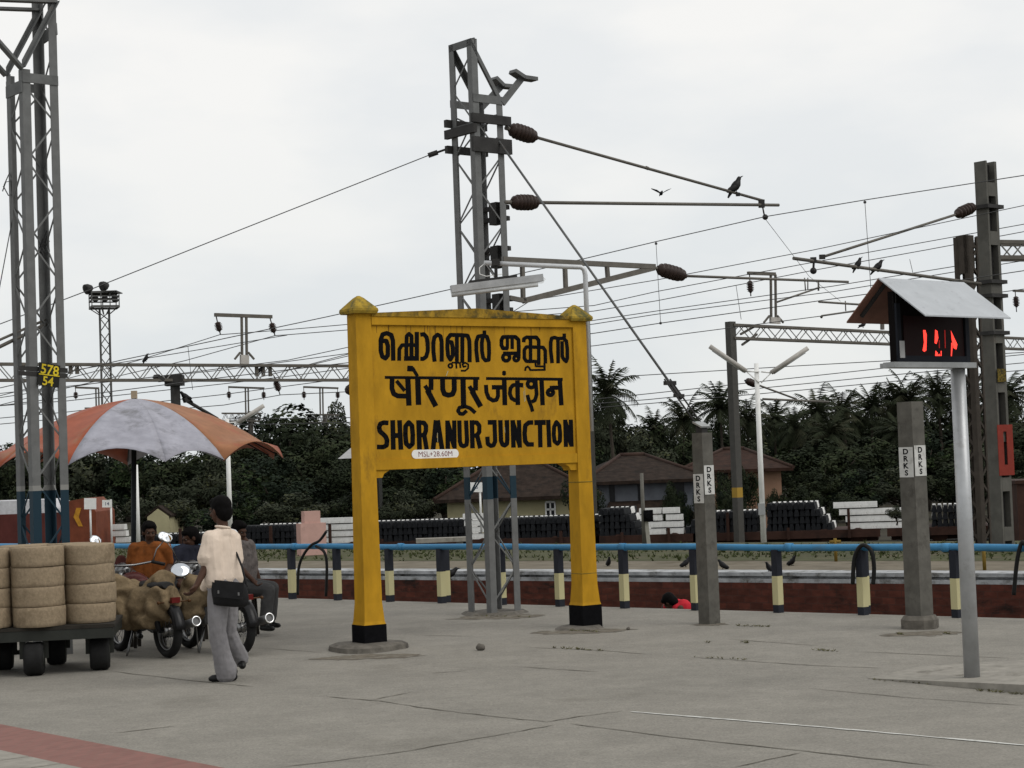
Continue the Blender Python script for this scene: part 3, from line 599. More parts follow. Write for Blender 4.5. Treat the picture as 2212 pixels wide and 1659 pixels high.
m.bar(k1 - gx * .09, k1 + gx * .09, .05, .05); m.bar(gs + gdir * .90 - gx * .08, gs + gdir * .90 + gx * .08, .04, .04); m.tube(k1, k1 + gdir * .05, .02); m.build('turnbuckle', steel_dk, gr0)

# ------------------------------------------------------------------ tube light on its bent pipe
gp = P(1287, 1200, gr_.y + .17); gp = up(gp, 0); gp = up(P(1266, 640, gr_.y + .17), 0); zt = ZT(gp, 577)
lp = thing('light_bracket', 'pale bent pipe fixed behind the sign post with a tube light at its end', 'light bracket', up(gp, 2.35))
hd = -E1 * .25 + Vector((-1, 0, 0)); hd = Vector((-.985, -.17, 0)); Qp = lambda px, py: V(px, py, gp, hd)
m = MB(); k = up(gp, zt); e = Qp(1046, 568)
m.path([up(gp, 2.35), up(gp, zt - .1), up(gp, zt - .03) + hd * .012, k + hd * .05 , k + hd * .12 + UP * .003, e], .03, 10); m.build('pole', M('silver paint', (.5, .51, .52), .45, .3, .12, 6), lp)
m = MB(); b0, b1 = Qp(974, 623), Qp(1172, 598)
off = Vector((.1, -.6, 0)).normalized() * .09
m.bar(b0 - UP * .01, b1 - UP * .01, .11, .085); fx = m.build('tube_fixture', M('fixture grey', (.36, .37, .38), .5, .1), lp)
m = MB(); m.tube(b0 - UP * .085 + off * .3, b1 - UP * .09 + off * .3 - (b1 - b0) * .06, .026); m.bar(b0 - UP * .062 + off * .2, b1 - UP * .062 + off * .2 - (b1 - b0) * .06, .05, .03); m.build('glass_tube', M('dull glass tube', (.42, .43, .43), .2), fx)
m = MB(); m.bar((b0 + b1) / 2 + UP * .05 - (b1 - b0) * .3, (b0 + b1) / 2 + UP * .05 + (b1 - b0) * .22, .04, .03); m.bar(Qp(1071, 570), Qp(1072, 612), .04, .03); m.box(Qp(1071, 567), (.1, .08, .08)); m.build('hanger', steel_dk, lp)
m = MB(); m.path([Qp(1046, 570), Qp(1036, 578), Qp(1036, 592), Qp(1050, 597), Qp(1085, 592)], .006, 6); m.path([Qp(1172, 598), Qp(1178, 603), Qp(1172, 611), Qp(1158, 611)], .004, 6); m.build('cable', white, lp)

# ------------------------------------------------------------------ train indicator on its pole
gd = G(2100, 1463, .045); zb = ZT(gd, 797)
ind = thing('train_indicator', 'roofed red digit indicator box on a silver pole at the right', 'display sign', gd, PHI)
m = MB(); m.tube(up(gd, .03), up(gd, zb), .068, .062, 18); m.build('pole', M('aluminium paint', (.40, .41, .42), .42, .45, .14, 5, 0, (.28, .28, .27), .06, 4), ind)
fn_ = -E2                                                                # front faces the camera's right
Dp = lambda px, py: V(px, py, gd - E2 * .09, E1)
bl, br = Dp(1938, 781), Dp(2094, 793); zbx = (bl.z + br.z) / 2; wl = (bl - gd).dot(E1); wr = (br - gd).dot(E1); zb1 = zbx + .02
zt1 = ZT(bl, 655)
print('IND', zbx, wl, wr, zt1)
I = lambda s, d, z: up(gd + E1 * s + E2 * d, z)                          # local frame: along, back, height
m = MB(); m.prism([I(wl, -.085, zb1), I(wr, -.085, zb1), I(wr, -.02, zb1), I(wl, -.02, zb1)], (0, 0, zt1 - zb1 + .1)); m.build('case', M('black case', (.006, .005, .005), .8, spec=.05), ind)
m = MB(); m.prism([I(wl + .10, -.0855, zb1 + .05), I(wr - .06, -.0855, zb1 + .05), I(wr - .06, -.0855, zt1 - .1), I(wl + .10, -.0855, zt1 - .1)], -E2 * .006); scr = m.build('screen', M('dark red screen', (.012, .003, .003), .5, spec=.08), ind)
m = MB()
for s0 in (wl, wr - .05): m.prism([I(s0, -.086, zb1), I(s0 + .05, -.086, zb1), I(s0 + .05, -.086, zt1), I(s0, -.086, zt1)], -E2 * .02)
m.prism([I(wl, -.087, zb1), I(wr, -.087, zb1), I(wr, -.087, zb1 + .05), I(wl, -.087, zb1 + .05)], -E2 * .018); m.build('frame', M('dark blue frame', (.012, .014, .019), .7, spec=.1), ind)
m = MB(); m.prism([I(wl + .015, -.11, zb1 + .03), I(wl + .075, -.11, zb1 + .03), I(wl + .075, -.11, zb1 + .17), I(wl + .015, -.11, zb1 + .17)], -E2 * .004); m.build('notice', M('pale notice', (.36, .36, .36)), ind)
m = MB(); m.bar(I(wl - .07, -.06, zbx - .005), I(wr + .06, -.06, zbx - .005), .12, .045); m.bar(I(wl - .05, .02, zbx - .008), I(wr + .05, .02, zbx - .008), .06, .04); m.build('shelf_rail', galv, ind)
S_ = lambda px, py: V(px, py, gd - E2 * .0935, E1)
for poly in ([(1994, 713), (1999, 713), (2002, 724), (2001, 757), (1997, 760), (1993, 757), (1996, 740)], [(2020, 712), (2025, 715), (2027, 730), (2023, 743), (2019, 741)], [(2021, 757), (2026, 763), (2026, 767), (2030, 764), (2032, 770), (2020, 770)], [(2054, 714), (2060, 727), (2068, 744), (2066, 755), (2060, 752), (2056, 735)], [(2055, 740), (2058, 742), (2056, 771), (2054, 771)], [(2032, 758), (2034, 758), (2034, 770), (2032.5, 770)]):
    led = MB(); led.quad(*[S_(*p) for p in poly][::-1]); led.build('lit_segment', M('red light', (1, .045, .03), .5, 0, .02, emit=1.8), scr)
[MB().quad(*[S_(*p) for p in poly][::-1]).build('dim_segment', M('dim red light', (.5, .015, .01), .5, 0, .02, emit=.25), scr) for poly in ([(2040, 713), (2042, 713), (2043, 752), (2041, 752)], [(2028, 735), (2030, 735), (2030, 752), (2028, 752)])]
rl, rr = wl - .08, wr + .10; zr_ = ZT(I(rl, .0, 0), 603); ef, eb = .46, .36; zf_ = ZT(I(rl, -ef, 0), 683); zbk = ZT(I(rl, eb, 0), 698)
print('ROOF', zr_, zf_, zbk)
m = MB(); th = UP * .012
m.prism([I(rl, 0, zr_), I(rl, -ef, zf_), I(rr, -ef, zf_), I(rr, 0, zr_)], th); roof = m.build('roof', M('roof sheet', (.42, .44, .46), .5, .35, .08, 5, 0, (.30, .31, .33), .03, 9), ind)
m = MB(); m.prism([I(rl, 0, zr_ - .001), I(rr, 0, zr_ - .001), I(rr, eb, zbk), I(rl, eb, zbk)], th); m.build('rear_sheet', M('rusty sheet', (.20, .10, .075), .7, .1, .2, 5), roof)
m = MB()
for s in (wl + .02, wr - .02): m.bar(I(s, -.07, zt1 - .05), I(s, -.07, zr_ - .12), .03, .03); m.bar(I(s, -ef + .08, zf_ + .05), I(s, 0, zr_ - .02), .025, .025); m.bar(I(s, eb - .08, zbk + .05), I(s, 0, zr_ - .02), .025, .025); m.build('roof_frame', steel_dk, ind); m = MB()

# ------------------------------------------------------------------ water pipe along the platform edge
pd = ed; pb = lambda px, py: G(px, py) + Vector((0, .06, 0))
pipe = thing('water_pipe', 'bright blue water pipe on black and cream posts along the platform edge', 'pipe', eA)
zp = []
base_pts = [(232, 1281), (380, 1285), (632, 1291), (730, 1295), (843, 1298), (955, 1302), (1085, 1305), (1210, 1309), (1350, 1313), (1504, 1317), (1682, 1322), (1865, 1326), (2068, 1332), (2290, 1337)]
pA = eA - en * .12; pBv = eB - en * .12
top = []
for px, py in base_pts:
    g = V(px, py, pA, ed); g = up(g, 0); top.append(g)
zpipe = sum(ZT(V(px, 1300, pA, ed), py) for px, py in ((632, 1183), (955, 1184), (1350, 1182), (1865, 1181), (2200, 1178))) / 5
print('PIPE z', zpipe)
post_m = M_bands('banded pipe post', (.018, .02, .028), [(.10, .46, (.50, .46, .26))], .7)
for i, g in enumerate(top):
    m = MB(); m.bar(up(g, 0), up(g, zpipe - .03), .095, .095, E1)
    o = m.build('post', post_m, pipe)
    if i in (5, 11): m = MB(); m.bar(up(g, 0) + E1 * .16 + E2 * .1, up(g, zpipe - .05) + E1 * .16 + E2 * .1, .09, .09, E1); m.build('post', post_m, pipe)
m = MB(); line = [top[0] - ed * 30] + top + [top[-1] + ed * 8]
m.path([up(p, zpipe + .008 * math.sin(i * 2.1)) for i, p in enumerate(line)], .043, 12); pp = m.build('pipe', M('blue paint', (.05, .20, .37), .55, 0, .16, 3, 0, (.08, .16, .24), .04, 4), pipe)
for px in (1065, 640, 870, 1350, 1710, 2050): m = MB(); g = up(V(px, 1300, pA, ed), zpipe); m.tube(g - ed * .05, g + ed * .05, .053, .053, 12); m.build('pipe_joint', MATS['blue paint'], pp)
hose_m = M('black hose', (.010, .010, .010), .6)
def hose(pts, label, r=.022):
    q = [V(px, py, pA - en * off, ed) for px, py, off in pts]; s = []
    for i in range(len(q) - 1):
        p0, p1, p2, p3 = q[max(i - 1, 0)], q[i], q[i + 1], q[min(i + 2, len(q) - 1)]
        for k in range(6):
            t = k / 6; s.append(.5 * ((2 * p1) + (p2 - p0) * t + (2 * p0 - 5 * p1 + 4 * p2 - p3) * t * t + (3 * p1 - p0 - 3 * p2 + p3) * t ** 3))
    s.append(q[-1]); m = MB(); m.path(s, r, 8); single(m, 'rubber_hose', hose_m, label, 'hose', up(q[0], 0), 'hoses hanging on the water pipe')
hose([(705, 1148, .06), (690, 1168, .07), (672, 1178, .07), (655, 1200, .06), (645, 1230, .06), (643, 1285, .06)], 'black hose curving off the pipe in front of the pink block')
hose([(682, 1180, .06), (700, 1192, .07), (706, 1222, .06), (704, 1288, .06)], 'short black hose hanging right of the hose by the pink block')
hose([(1842, 1262, .07), (1846, 1205, .09), (1862, 1178, .1), (1882, 1190, .09), (1888, 1225, .08), (1886, 1262, .08)], 'black hose looped over a pipe post left of the thick anchor post', .026)
hose([(2190, 1285, .07), (2196, 1220, .09), (2204, 1180, .1), (2212, 1172, .1), (2222, 1200, .1)], 'black hose looped over the pipe at the right edge', .024)
hose([(1098, 1190, .05), (1108, 1215, .06), (1112, 1240, .06), (1120, 1280, .06)], 'thin black hose seen between the legs of the sign mast', .016)

# ------------------------------------------------------------------ right masts on the far platform
gm = G(2168, 1191); mz = ZT(gm, 350); rm = thing('battened_mast', 'tall slotted steel mast at the right rising behind the indicator roof', 'electric mast', gm, PHI)
mast_m = M('old grey mast', (.10, .097, .086), .75, .2, .22, 4, 0, (.08, .06, .045), .04, 2)
w1, w2 = .26, .34
c0 = gm - E1 * w2 / 2 - E2 * w1 / 2
m = MB(); m.prism([up(c0, 0), up(c0 + E1 * .05, 0), up(c0 + E1 * .05 + E2 * w1, 0), up(c0 + E2 * w1, 0)], (0, 0, mz)); m.build('channel', mast_m, rm)
m = MB(); c1 = c0 + E1 * (w2 - .07); m.prism([up(c1, 0), up(c1 + E1 * .07, 0), up(c1 + E1 * .07 + E2 * w1, 0), up(c1 + E2 * w1, 0)], (0, 0, mz)); m.build('channel', mast_m, rm)
z = .2
while z < mz:
    m = MB(); m.prism([up(c0 + E1 * .052 - E2 * .002, z), up(c1 - E1 * .002 - E2 * .002, z), up(c1 - E1 * .002 + E2 * (w1 + .002), z), up(c0 + E1 * .052 + E2 * (w1 + .002), z)], (0, 0, min(.26, mz - z))); m.build('batten', mast_m, rm); z += .93
m = MB(); m.prism([up(c0 + E1 * .052 + E2 * .12, .1), up(c1 - E1 * .002 + E2 * .12, .1), up(c1 - E1 * .002 + E2 * .14, .1), up(c0 + E1 * .052 + E2 * .14, .1)], (0, 0, mz - .15)); m.build('slot_shade', steel_dk, rm)  # dark sheet added inside the mast, standing in for shade behind the slots
K = lambda px, py, o=0.: V(px, py, c0 - E2 * (.03 + o), E1)
z0_, z1_ = ZT(gm, 1027), ZT(gm, 918)
red = M('red enamel', (.19, .022, .012), .5, 0, .15, 6); f0 = c0 - E2 * .03
X = lambda s, z: up(f0 + E1 * s, z)
m = MB()
for s0, s1, za, zc in ((-.07, .1, z0_, z1_), (.2, w2 + .05, z0_, z1_), (.101, .199, z0_, z0_ + .2), (.101, .199, z1_ - .13, z1_)): m.prism([X(s0, za), X(s1, za), X(s1, zc), X(s0, zc)], -E2 * .012)
m.build('red_plate', red, rm)
m = MB(); m.prism([X(.02, ZT(gm, 826)), X(w2 - .06, ZT(gm, 826)), X(w2 - .06, ZT(gm, 798)), X(.02, ZT(gm, 798))], -E2 * .01); yp = m.build('number_plate', M('yellow plate', (.16, .11, .01), .7, 0, .4, 30, 0, (.03, .025, .008), .2, 22), rm)
m = MB()
for yy in (448, 610, 640, 720): m = MB(); m.bar(up(c0 - E1 * .06 + E2 * .1, ZT(gm, yy)), up(c1 + E1 * .16 + E2 * .1, ZT(gm, yy)), .32, .07); m.build('clamp_band', steel_dk, rm)
C_ = lambda px, py: V(px, py, gm, E1)
m = MB(); m.tube(C_(2108, 445), C_(2096, 448), .03); m.build('insulator_pin', steel_dk, rm); insulator(rm, C_(2105, 446), C_(2064, 464), .115, 6)
m = MB(); m.tube(C_(2066, 463), C_(1774, 556), .024); m.build('stay_tube', tube_m, rm)
m = MB(); m.tube(C_(2118, 613), C_(1714, 558), .03); m.build('bracket_tube', tube_m, rm)
m = MB(); m.tube(C_(1758, 562), C_(1757, 584), .02); m.ball(C_(1757, 585), .06, 8, 6); m.box(C_(1776, 555), (.1, .06, .08)); m.box(C_(1757, 562), (.1, .06, .1)); m.build('clamp', steel_dk, rm)
gk = G(2150, 1189); gk = gk + E2 * .40 + E1 * .10; kz = ZT(gk, 512)
lm = thing('lattice_mast', 'brown laced mast with a wide head just left of the slotted mast', 'electric mast', gk, PHI)
old_m = M('rust brown mast', (.055, .046, .038), .8, .1, .25, 4)
lattice(lm, gk - (E1 + E2) * .17, .36, E1, E2, (kz,) * 4, old_m, 0., .3, .12, .05)
m = MB(); m.box(up(gk, kz - .35) - E1 * .06, (.22, .26, .74), Matrix.Rotation(PHI, 3, 'Z')); m.build('mast_head', old_m, lm)

# ------------------------------------------------------------------ portals over the yard
def portal_beam(root, p, q, depth, width, npan, mat):
    d = (q - p).normalized(); s = Vector((-d.y, d.x, 0)) * width / 2
    for sg in (1, -1):
        for dz in (0, -depth): m = MB(); m.bar(p + s * sg + UP * dz, q + s * sg + UP * dz, .075, .075); m.build('chord', mat, root)
        m = MB()
        for i in range(npan):
            a0, a1 = p.lerp(q, i / npan), p.lerp(q, (i + .5) / npan); a2 = p.lerp(q, (i + 1) / npan)
            m.bar(a0 + s * sg - UP * depth, a1 + s * sg, .022, .022); m.bar(a1 + s * sg, a2 + s * sg - UP * depth, .022, .022)
        m.build('lacing', M('lacing grey', (.2, .2, .19), .7, .2), root)
pm = M('portal grey', (.115, .105, .09), .7, .2, .2, 3)
gpo = P(1283, 1150, 62); gpo = up(gpo, GZ); dl = (V(0, 776, gpo, E1) - gpo); 
zpl = V(640, 790, gpo, E1).z; pend = up(gpo, zpl); pst = up(V(0, 776, gpo, E1), zpl) - E1 * 8
print('PORTAL', zpl, V(0, 776, gpo, E1), V(300, 782, gpo, E1).z)
por = thing('overhead_portal', 'long lattice portal beam at the left with a double tee dropper on top', 'portal', gpo, PHI)
portal_beam(por, pst, pend, .43, .22, 38, pm)
m = MB(); m.bar(up(gpo, GZ), up(gpo, ZT(gpo, 692)), .2, .2, E1); m.build('post', M('dark portal post', (.05, .047, .04), .8), por)
PB = lambda px, py: V(px, py, gpo, E1)
def tee(root, fx, x0, x1, xm, yt, yb, ins, plate=True, r=.045):
    d0, d1 = fx(x0, yt), fx(x1, yt + (x1 - x0) * .035); m = MB(); m.bar(d0, d1, .09, .1)
    for k in (-1, 1): m.bar(fx(xm + k * (5 if plate else 3), yt + 3), fx(xm + 1 + k * (5 if plate else 3), yb), .06, .06, E1)
    if plate: m.bar(fx(xm - 20, yb), fx(xm - 8, yb - 15), .05, .05); m.bar(fx(xm + 22, yb), fx(xm + 9, yb - 15), .05, .05)
    t = m.build('tee_dropper', pm, root)
    for (xa, ya, xb, yb_) in ins:
        m = MB(); m.tube(fx(xa, ya), fx(xb, yb_), .018); m.build('hanger', steel_dk, t)
        a_, b_ = fx(xa + (xb - xa) * .3, ya + (yb_ - ya) * .3), fx(xa + (xb - xa) * .85, ya + (yb_ - ya) * .85); insulator(t, a_, b_, r * 2.6, 6)
    return t
tt = tee(por, PB, 464, 587, 527, 680, 776, [(467, 684, 476, 722), (583, 686, 594, 725)])
m = MB(); m.bar(PB(519, 776), PB(537, 777), .07, .26); m.build('base_plate', M('pale plate', (.40, .38, .35)), tt)
for px in (152, 166, 554, 568, 583): m = MB(); m.bar(PB(px, 783 + px * .012), PB(px + 1, 806 + px * .012), .07, .09, E1); m.build('splice_plate', pm, por)
m = MB(); m.box(PB(377, 822), (.5, .4, .3)); m.bar(PB(336, 812), PB(350, 822), .3, .1); m.bar(PB(345, 820), PB(380, 823), .12, .1); m.bar(PB(378, 825), PB(380, 880), .2, .2, E1); m.build('under_dropper', steel_dk, por)
m = MB(); m.tube(PB(592, 812), PB(605, 853), .015); m.build('hanger', steel_dk, por); insulator(por, PB(595, 823), PB(603, 845), .11, 6)
m = MB(); m.bar(PB(400, 858), PB(404, 868), .15, .15); m.tube(PB(404, 866), PB(470, 905), .05); m.build('side_bracket', steel_dk, por)
insulator(por, PB(769, 832), PB(748, 848), .16, 6)
# right portal
gq = up(P(1597, 1165, 56), GZ); zq = ZT(gq, 702); far_r = up(P(2212, 736, 69), 0)
dq = (far_r - gq); dq.z = 0; dq.normalize()
pr2 = thing('overhead_portal', 'lattice portal at the right on one dark post with a single tee dropper', 'portal', gq, math.atan2(dq.y, dq.x))
m = MB(); m.bar(up(gq, GZ), up(gq, ZT(gq, 695)), .22, .24, E1); m.build('post', M_bands('dark banded post', (.06, .058, .052), [(1.55, 1.85, (.32, .2, .03))]), pr2)
QB = lambda px, py: V(px, py, gq, dq)
portal_beam(pr2, up(gq, zq), up(gq, zq) + dq * 26, .40, .22, 23, pm)
m = MB(); m.bar(QB(1600, 722), QB(1630, 705), .06, .06); m.bar(QB(1603, 745), QB(1635, 722), .06, .06); m.build('knee_brace', pm, pr2)
t3 = tee(pr2, QB, 1616, 1674, 1670, 590, 697, [(1619, 592, 1622, 640)])
m = MB(); m.bar(QB(1664, 692), QB(1684, 693), .08, .2); m.build('base_plate', MATS['pale plate'], t3)
m = MB(); m.tube(QB(1677, 653), QB(1770, 621), .03); m.tube(QB(1768, 605), QB(1768, 628), .03); m.tube(QB(1738, 600), QB(1740, 628), .02); m.tube(QB(1745, 600), QB(1745, 626), .02); m.build('steady_arm', tube_m, t3)
m = MB(); m.tube(QB(1769, 652), QB(1905, 661), .035); m.tube(QB(1776, 682), QB(1858, 670), .03); m.tube(QB(1776, 682), QB(1774, 686), .04); m.tube(QB(1858, 655), QB(1858, 673), .035); m.tube(QB(1826, 650), QB(1827, 672), .02); m.bar(QB(1905, 655), QB(1906, 712), .1, .1, E1); m.build('steady_arm', tube_m, pr2)
m = MB(); m.bar(QB(2190, 628), QB(2240, 630), .1, .08); m.bar(QB(2225, 628), QB(2226, 735), .12, .12, E1); t4 = m.build('tee_dropper', pm, pr2)
m = MB(); m.tube(QB(2193, 630), QB(2196, 674), .018); m.build('hanger', steel_dk, t4); insulator(t4, QB(2194, 640), QB(2196, 664), .13, 6)
m = MB(); m.tube(QB(1609, 822), QB(1618, 826), .03); m.build('insulator_pin', steel_dk, pr2); insulator(pr2, QB(1612, 822), QB(1636, 832), .12, 5)
m = MB(); m.tube(QB(1636, 831), QB(1720, 862), .03); m.tube(QB(1648, 862), QB(1790, 868), .035); m.build('bracket_tube', tube_m, pr2)
# upper right portal
gu = up(gk, 0); du = Vector((.93, .36, 0)).normalized(); UB = lambda px, py: V(px, py, gu, du)
pr3 = thing('overhead_portal', 'portal beam stub leaving the laced mast at the right edge, upper right', 'portal', gu, math.atan2(du.y, du.x))
zu = UB(2158, 525).z; pq = up(gu, zu) + du * .3; portal_beam(pr3, pq, pq + du * 6, .30, .35, 10, pm)
# far portals behind the umbrella and the trees
for lab, x0, x1, xm, yt, yb, Yd, sup in (('small far portal with a wide tee above the right side of the umbrella', 493, 571, 533, 836, 893, 96, (500, 545)), ('small far portal with a wide tee beside the yellow sign post', 655, 731, 694, 836, 896, 97, (680, 712)), ('small far portal with half a tee behind the floodlight tower', 162, 214, 210, 837, 882, 93, (205, 240))):
    g0 = up(P(xm, 1050, Yd), GZ); ff = lambda px, py, g0=g0: V(px, py, g0, Vector((1, 0, 0))); gp_ = thing('far_portal', lab, 'portal', g0, 0, 'small far portals')
    tee(gp_, ff, x0, x1, xm, yt, yb, [(x0 + 1, yt + 2, x0 + 2, yt + 28)] + ([(x1 - 2, yt + 3, x1 - 1, yt + 28)] if x1 - xm > 10 else []), False, .05)
    portal_beam(gp_, ff(sup[0] - 20, yb), ff(sup[1] + 20, yb), .4, .4, 6, pm)
    m = MB(); m.bar(up(ff(xm + 8, 1000), GZ), ff(xm + 8, yb - 2), .2, .2, E1); m.build('post', pm, gp_)

# floodlight tower
gf = up(P(236, 1060, 118), GZ); ft = thing('floodlight_tower', 'slim lattice floodlight tower with a railed basket above the umbrella', 'floodlight tower', gf)
zk = ZT(gf, 668); wv = .66; X1 = Vector((1, 0, 0)).lerp(Vector((0, 1, 0)), .25).normalized(); Y1 = Vector((-X1.y, X1.x, 0)); fl_m = M('tower grey', (.10, .10, .095), .7, .2)
lattice(ft, gf - (X1 + Y1) * wv * .5, wv, X1, Y1, (zk,) * 4, fl_m, GZ, .8, .07, .07)
m = MB(); bw = .85; cB = lambda sx2, sy2, z: up(gf + X1 * bw * sx2 + Y1 * bw * sy2, z)
zb0, zb1_, zb2 = ZT(gf, 664), ZT(gf, 650), ZT(gf, 634)
for za in (zb0, zb1_, (zb1_ + zb2) / 2, zb2):
    for (a_, b_) in (((-1, -1), (1, -1)), ((1, -1), (1, 1)), ((1, 1), (-1, 1)), ((-1, 1), (-1, -1))): m.bar(cB(*a_, za), cB(*b_, za), .08, .08 if za != zb0 else .14)
for a_ in ((-1, -1), (-.33, -1), (.33, -1), (1, -1), (1, 1), (-1, 1), (0, 1)): m.bar(cB(*a_, zb0), cB(*a_, zb2), .06, .06, X1); m.bar(cB(*a_, zb0), up(gf + X1 * .3 * a_[0] + Y1 * .3 * a_[1], zb0 - .45), .05, .05)
m.box(up(gf, zb2 + .06), (2.0, 1.9, .06)); bk_ = m.build('basket', fl_m, ft)
for (sx2, sy2, dz) in ((-1.15, -.6, .28), (.1, 0, .5)):
    m = MB(); c = up(gf + X1 * bw * sx2 + Y1 * bw * sy2, zb2 + dz); m.lathe([(.16, -.22), (.3, .0), (.34, .25), (.2, .27)], c, 12, (-.6, -.6, -.3)); m.bar(c - UP * .4, c, .05, .05, X1); m.build('floodlight', steel_dk, bk_)
for k in (-.7, 0, .7):
    m = MB(); c = up(gf + X1 * bw * k - Y1 * .7, zb0 + .5); m.lathe([(.12, -.15), (.22, .1), (.2, .12)], c, 10, (0, -1, -.2)); m.build('floodlight', steel_dk, bk_)

# ------------------------------------------------------------------ overhead wires
def wire(pts, ref, Y, label, r=None, pull=0.):
    p0 = P(ref[0], ref[1], Y); q = [V(px, py, p0, E2) for px, py in pts]; m = MB(); o = []
    for a_, b_ in zip(q, q[1:]):
        for k in range(6): t = k / 6; o.append(a_.lerp(b_, t) - UP * .10 * 4 * t * (1 - t) * pull)
    o.append(q[-1]); rr = [max(.0055, .00023 * p.y) * (r or 1) for p in o]
    m.path(o, rr, 5); single(m, 'overhead_wire', wire_m, label, 'wire', q[0], 'overhead wires')
wire([(-30, 712), (0, 700), (194, 626), (465, 518), (700, 425), (925, 336)], (925, 336), 24.9, 'single wire climbing from the left edge to the top of the sign mast', 1.25)
m = MB(); q0 = V(925, 336, P(925, 336, 24.9), E2); q1 = up(Lp, ZT(Lp, 318)); m.path([q0, q0.lerp(q1, .4)], .035, 8); m.path([q0.lerp(q1, .4), q1], .016, 6)
single(m, 'strain_clamp', steel_dk, 'small turnbuckle clamp where the climbing wire meets the sign mast', 'clamp', q0)
wire([(-30, 845), (0, 838), (262, 778), (406, 748), (708, 684), (898, 642), (1177, 579), (1417, 522), (1653, 468), (1868, 432), (2230, 376)], (1653, 468), 26.4, 'highest long wire sagging from the sign mast arm to the right edge', 1.15)
wire([(-30, 880), (484, 815), (756, 783), (1283, 720), (1427, 698), (1882, 634), (2230, 582)], (1427, 698), 27.6, 'wire carrying the lower ends of both long droppers', 1.1)
for p_, q_, lab in (((1417, 522), (1427, 698), 'thin vertical dropper wire right of the sign'), ((1868, 432), (1882, 634), 'thin vertical dropper wire left of the two perched birds')):
    a_ = V(*p_, P(1653, 468, 26.4), E2); b_ = V(*q_, P(1427, 698, 27.6), E2); m = MB(); m.tube(a_, b_, .0045, None, 5); m.ball(a_ - UP * .03, .022, 6, 5); m.ball(b_, .022, 6, 5); single(m, 'dropper_wire', wire_m, lab, 'wire', b_, 'dropper wires')
a_ = V(1654, 474, P(1653, 468, 26.4), E2); m = MB(); m.path([a_, P(1748, 597, 40), P(1816, 651, 56)], [.004, .005, .006], 5); single(m, 'overhead_wire', wire_m, 'faint diagonal wire dropping right from the arm clamp', 'wire', a_, 'overhead wires')
WL = [([(-20, 852), (300, 818), (622, 778), (1107, 674), (1147, 649), (1417, 605), (1757, 540), (2230, 440)], 1417, 605, 38, 'wire just under the lower bracket arm, meeting the slotted mast high'),
 ([(475, 723), (622, 712), (760, 700), (1283, 660), (1417, 630), (1760, 566), (2230, 481)], 1417, 630, 44, 'wire rising from the left insulator of the big tee dropper'),
 ([(-20, 860), (297, 779), (387, 751), (475, 723)], 387, 751, 70, 'wire running left from the left insulator of the big tee'),
 ([(594, 725), (622, 723), (760, 712), (1283, 672), (1417, 650), (1757, 584), (2000, 540), (2230, 497)], 1417, 650, 47, 'wire rising from the right insulator of the big tee dropper'),
 ([(-20, 880), (145, 838), (400, 779), (594, 725)], 400, 779, 68, 'wire running left from the right insulator of the big tee'),
 ([(620, 800), (756, 764), (1283, 692), (1417, 672), (1800, 618), (2230, 548)], 1417, 672, 46, 'upper one of two close wires above the red digits'),
 ([(560, 815), (756, 768), (1283, 700), (1417, 679), (1800, 630), (2230, 560)], 1417, 679, 50, 'lower one of two close wires above the red digits'),
 ([(756, 800), (1283, 747), (1417, 729), (1780, 682), (2230, 622)], 1417, 729, 52, 'wire passing just below the single tee dropper insulator'),
 ([(-20, 826), (0, 824), (145, 802), (390, 762), (620, 724)], 145, 802, 60, 'wire crossing behind the yellow number plate'),
 ([(-20, 862), (218, 826), (484, 799), (756, 763)], 484, 799, 66, 'wire crossing the long portal beam under the big tee'),
 ([(-20, 878), (145, 866), (484, 829), (620, 813), (756, 795)], 484, 829, 74, 'wire just under the long portal beam'),
 ([(-20, 905), (145, 890), (484, 852), (756, 816)], 484, 852, 76, 'wire grazing the top of the umbrella'),
 ([(-20, 918), (145, 903), (484, 875), (607, 853), (756, 846)], 484, 875, 72, 'wire hanging from the insulator under the portal beam'),
 ([(1288, 819), (1366, 812), (1728, 790), (1924, 779), (2230, 760)], 1417, 809, 66, 'flat wire right of the sign below the right portal beam'),
 ([(1288, 862), (1406, 850), (1728, 815), (1949, 791), (2230, 764)], 1406, 850, 70, 'upper one of three close wires over the palm tops'),
 ([(1288, 872), (1401, 863), (1728, 830), (1949, 808), (2230, 782)], 1401, 863, 72, 'middle one of three close wires over the palm tops'),
 ([(1288, 881), (1410, 871), (1728, 843), (1949, 822), (2230, 798)], 1410, 871, 74, 'lowest one of three close wires over the palm tops'),
 ([(495, 905), (600, 904), (760, 902)], 600, 904, 62, 'upper thin pale wire before the dark round tree'),
 ([(500, 917), (600, 916), (760, 912)], 600, 916, 62, 'lower thin pale wire before the dark round tree')]
for pts, rx, ry, Y, lab in WL: wire(pts, (rx, ry), Y, lab)
for (xa, ya, xb, yb_, Y, lab) in ((406, 748, 416, 842, 44, 'short dropper wire above the umbrella'), (1590, 617, 1601, 690, 45, 'short dropper wire left of the single tee'), (1965, 560, 1972, 590, 44, 'short dropper wire above the indicator roof')):
    m = MB(); m.tube(P(xa, ya, Y), P(xb, yb_, Y), .007, None, 5); single(m, 'dropper_wire', wire_m, lab, 'wire', P(xb, yb_, Y), 'dropper wires')

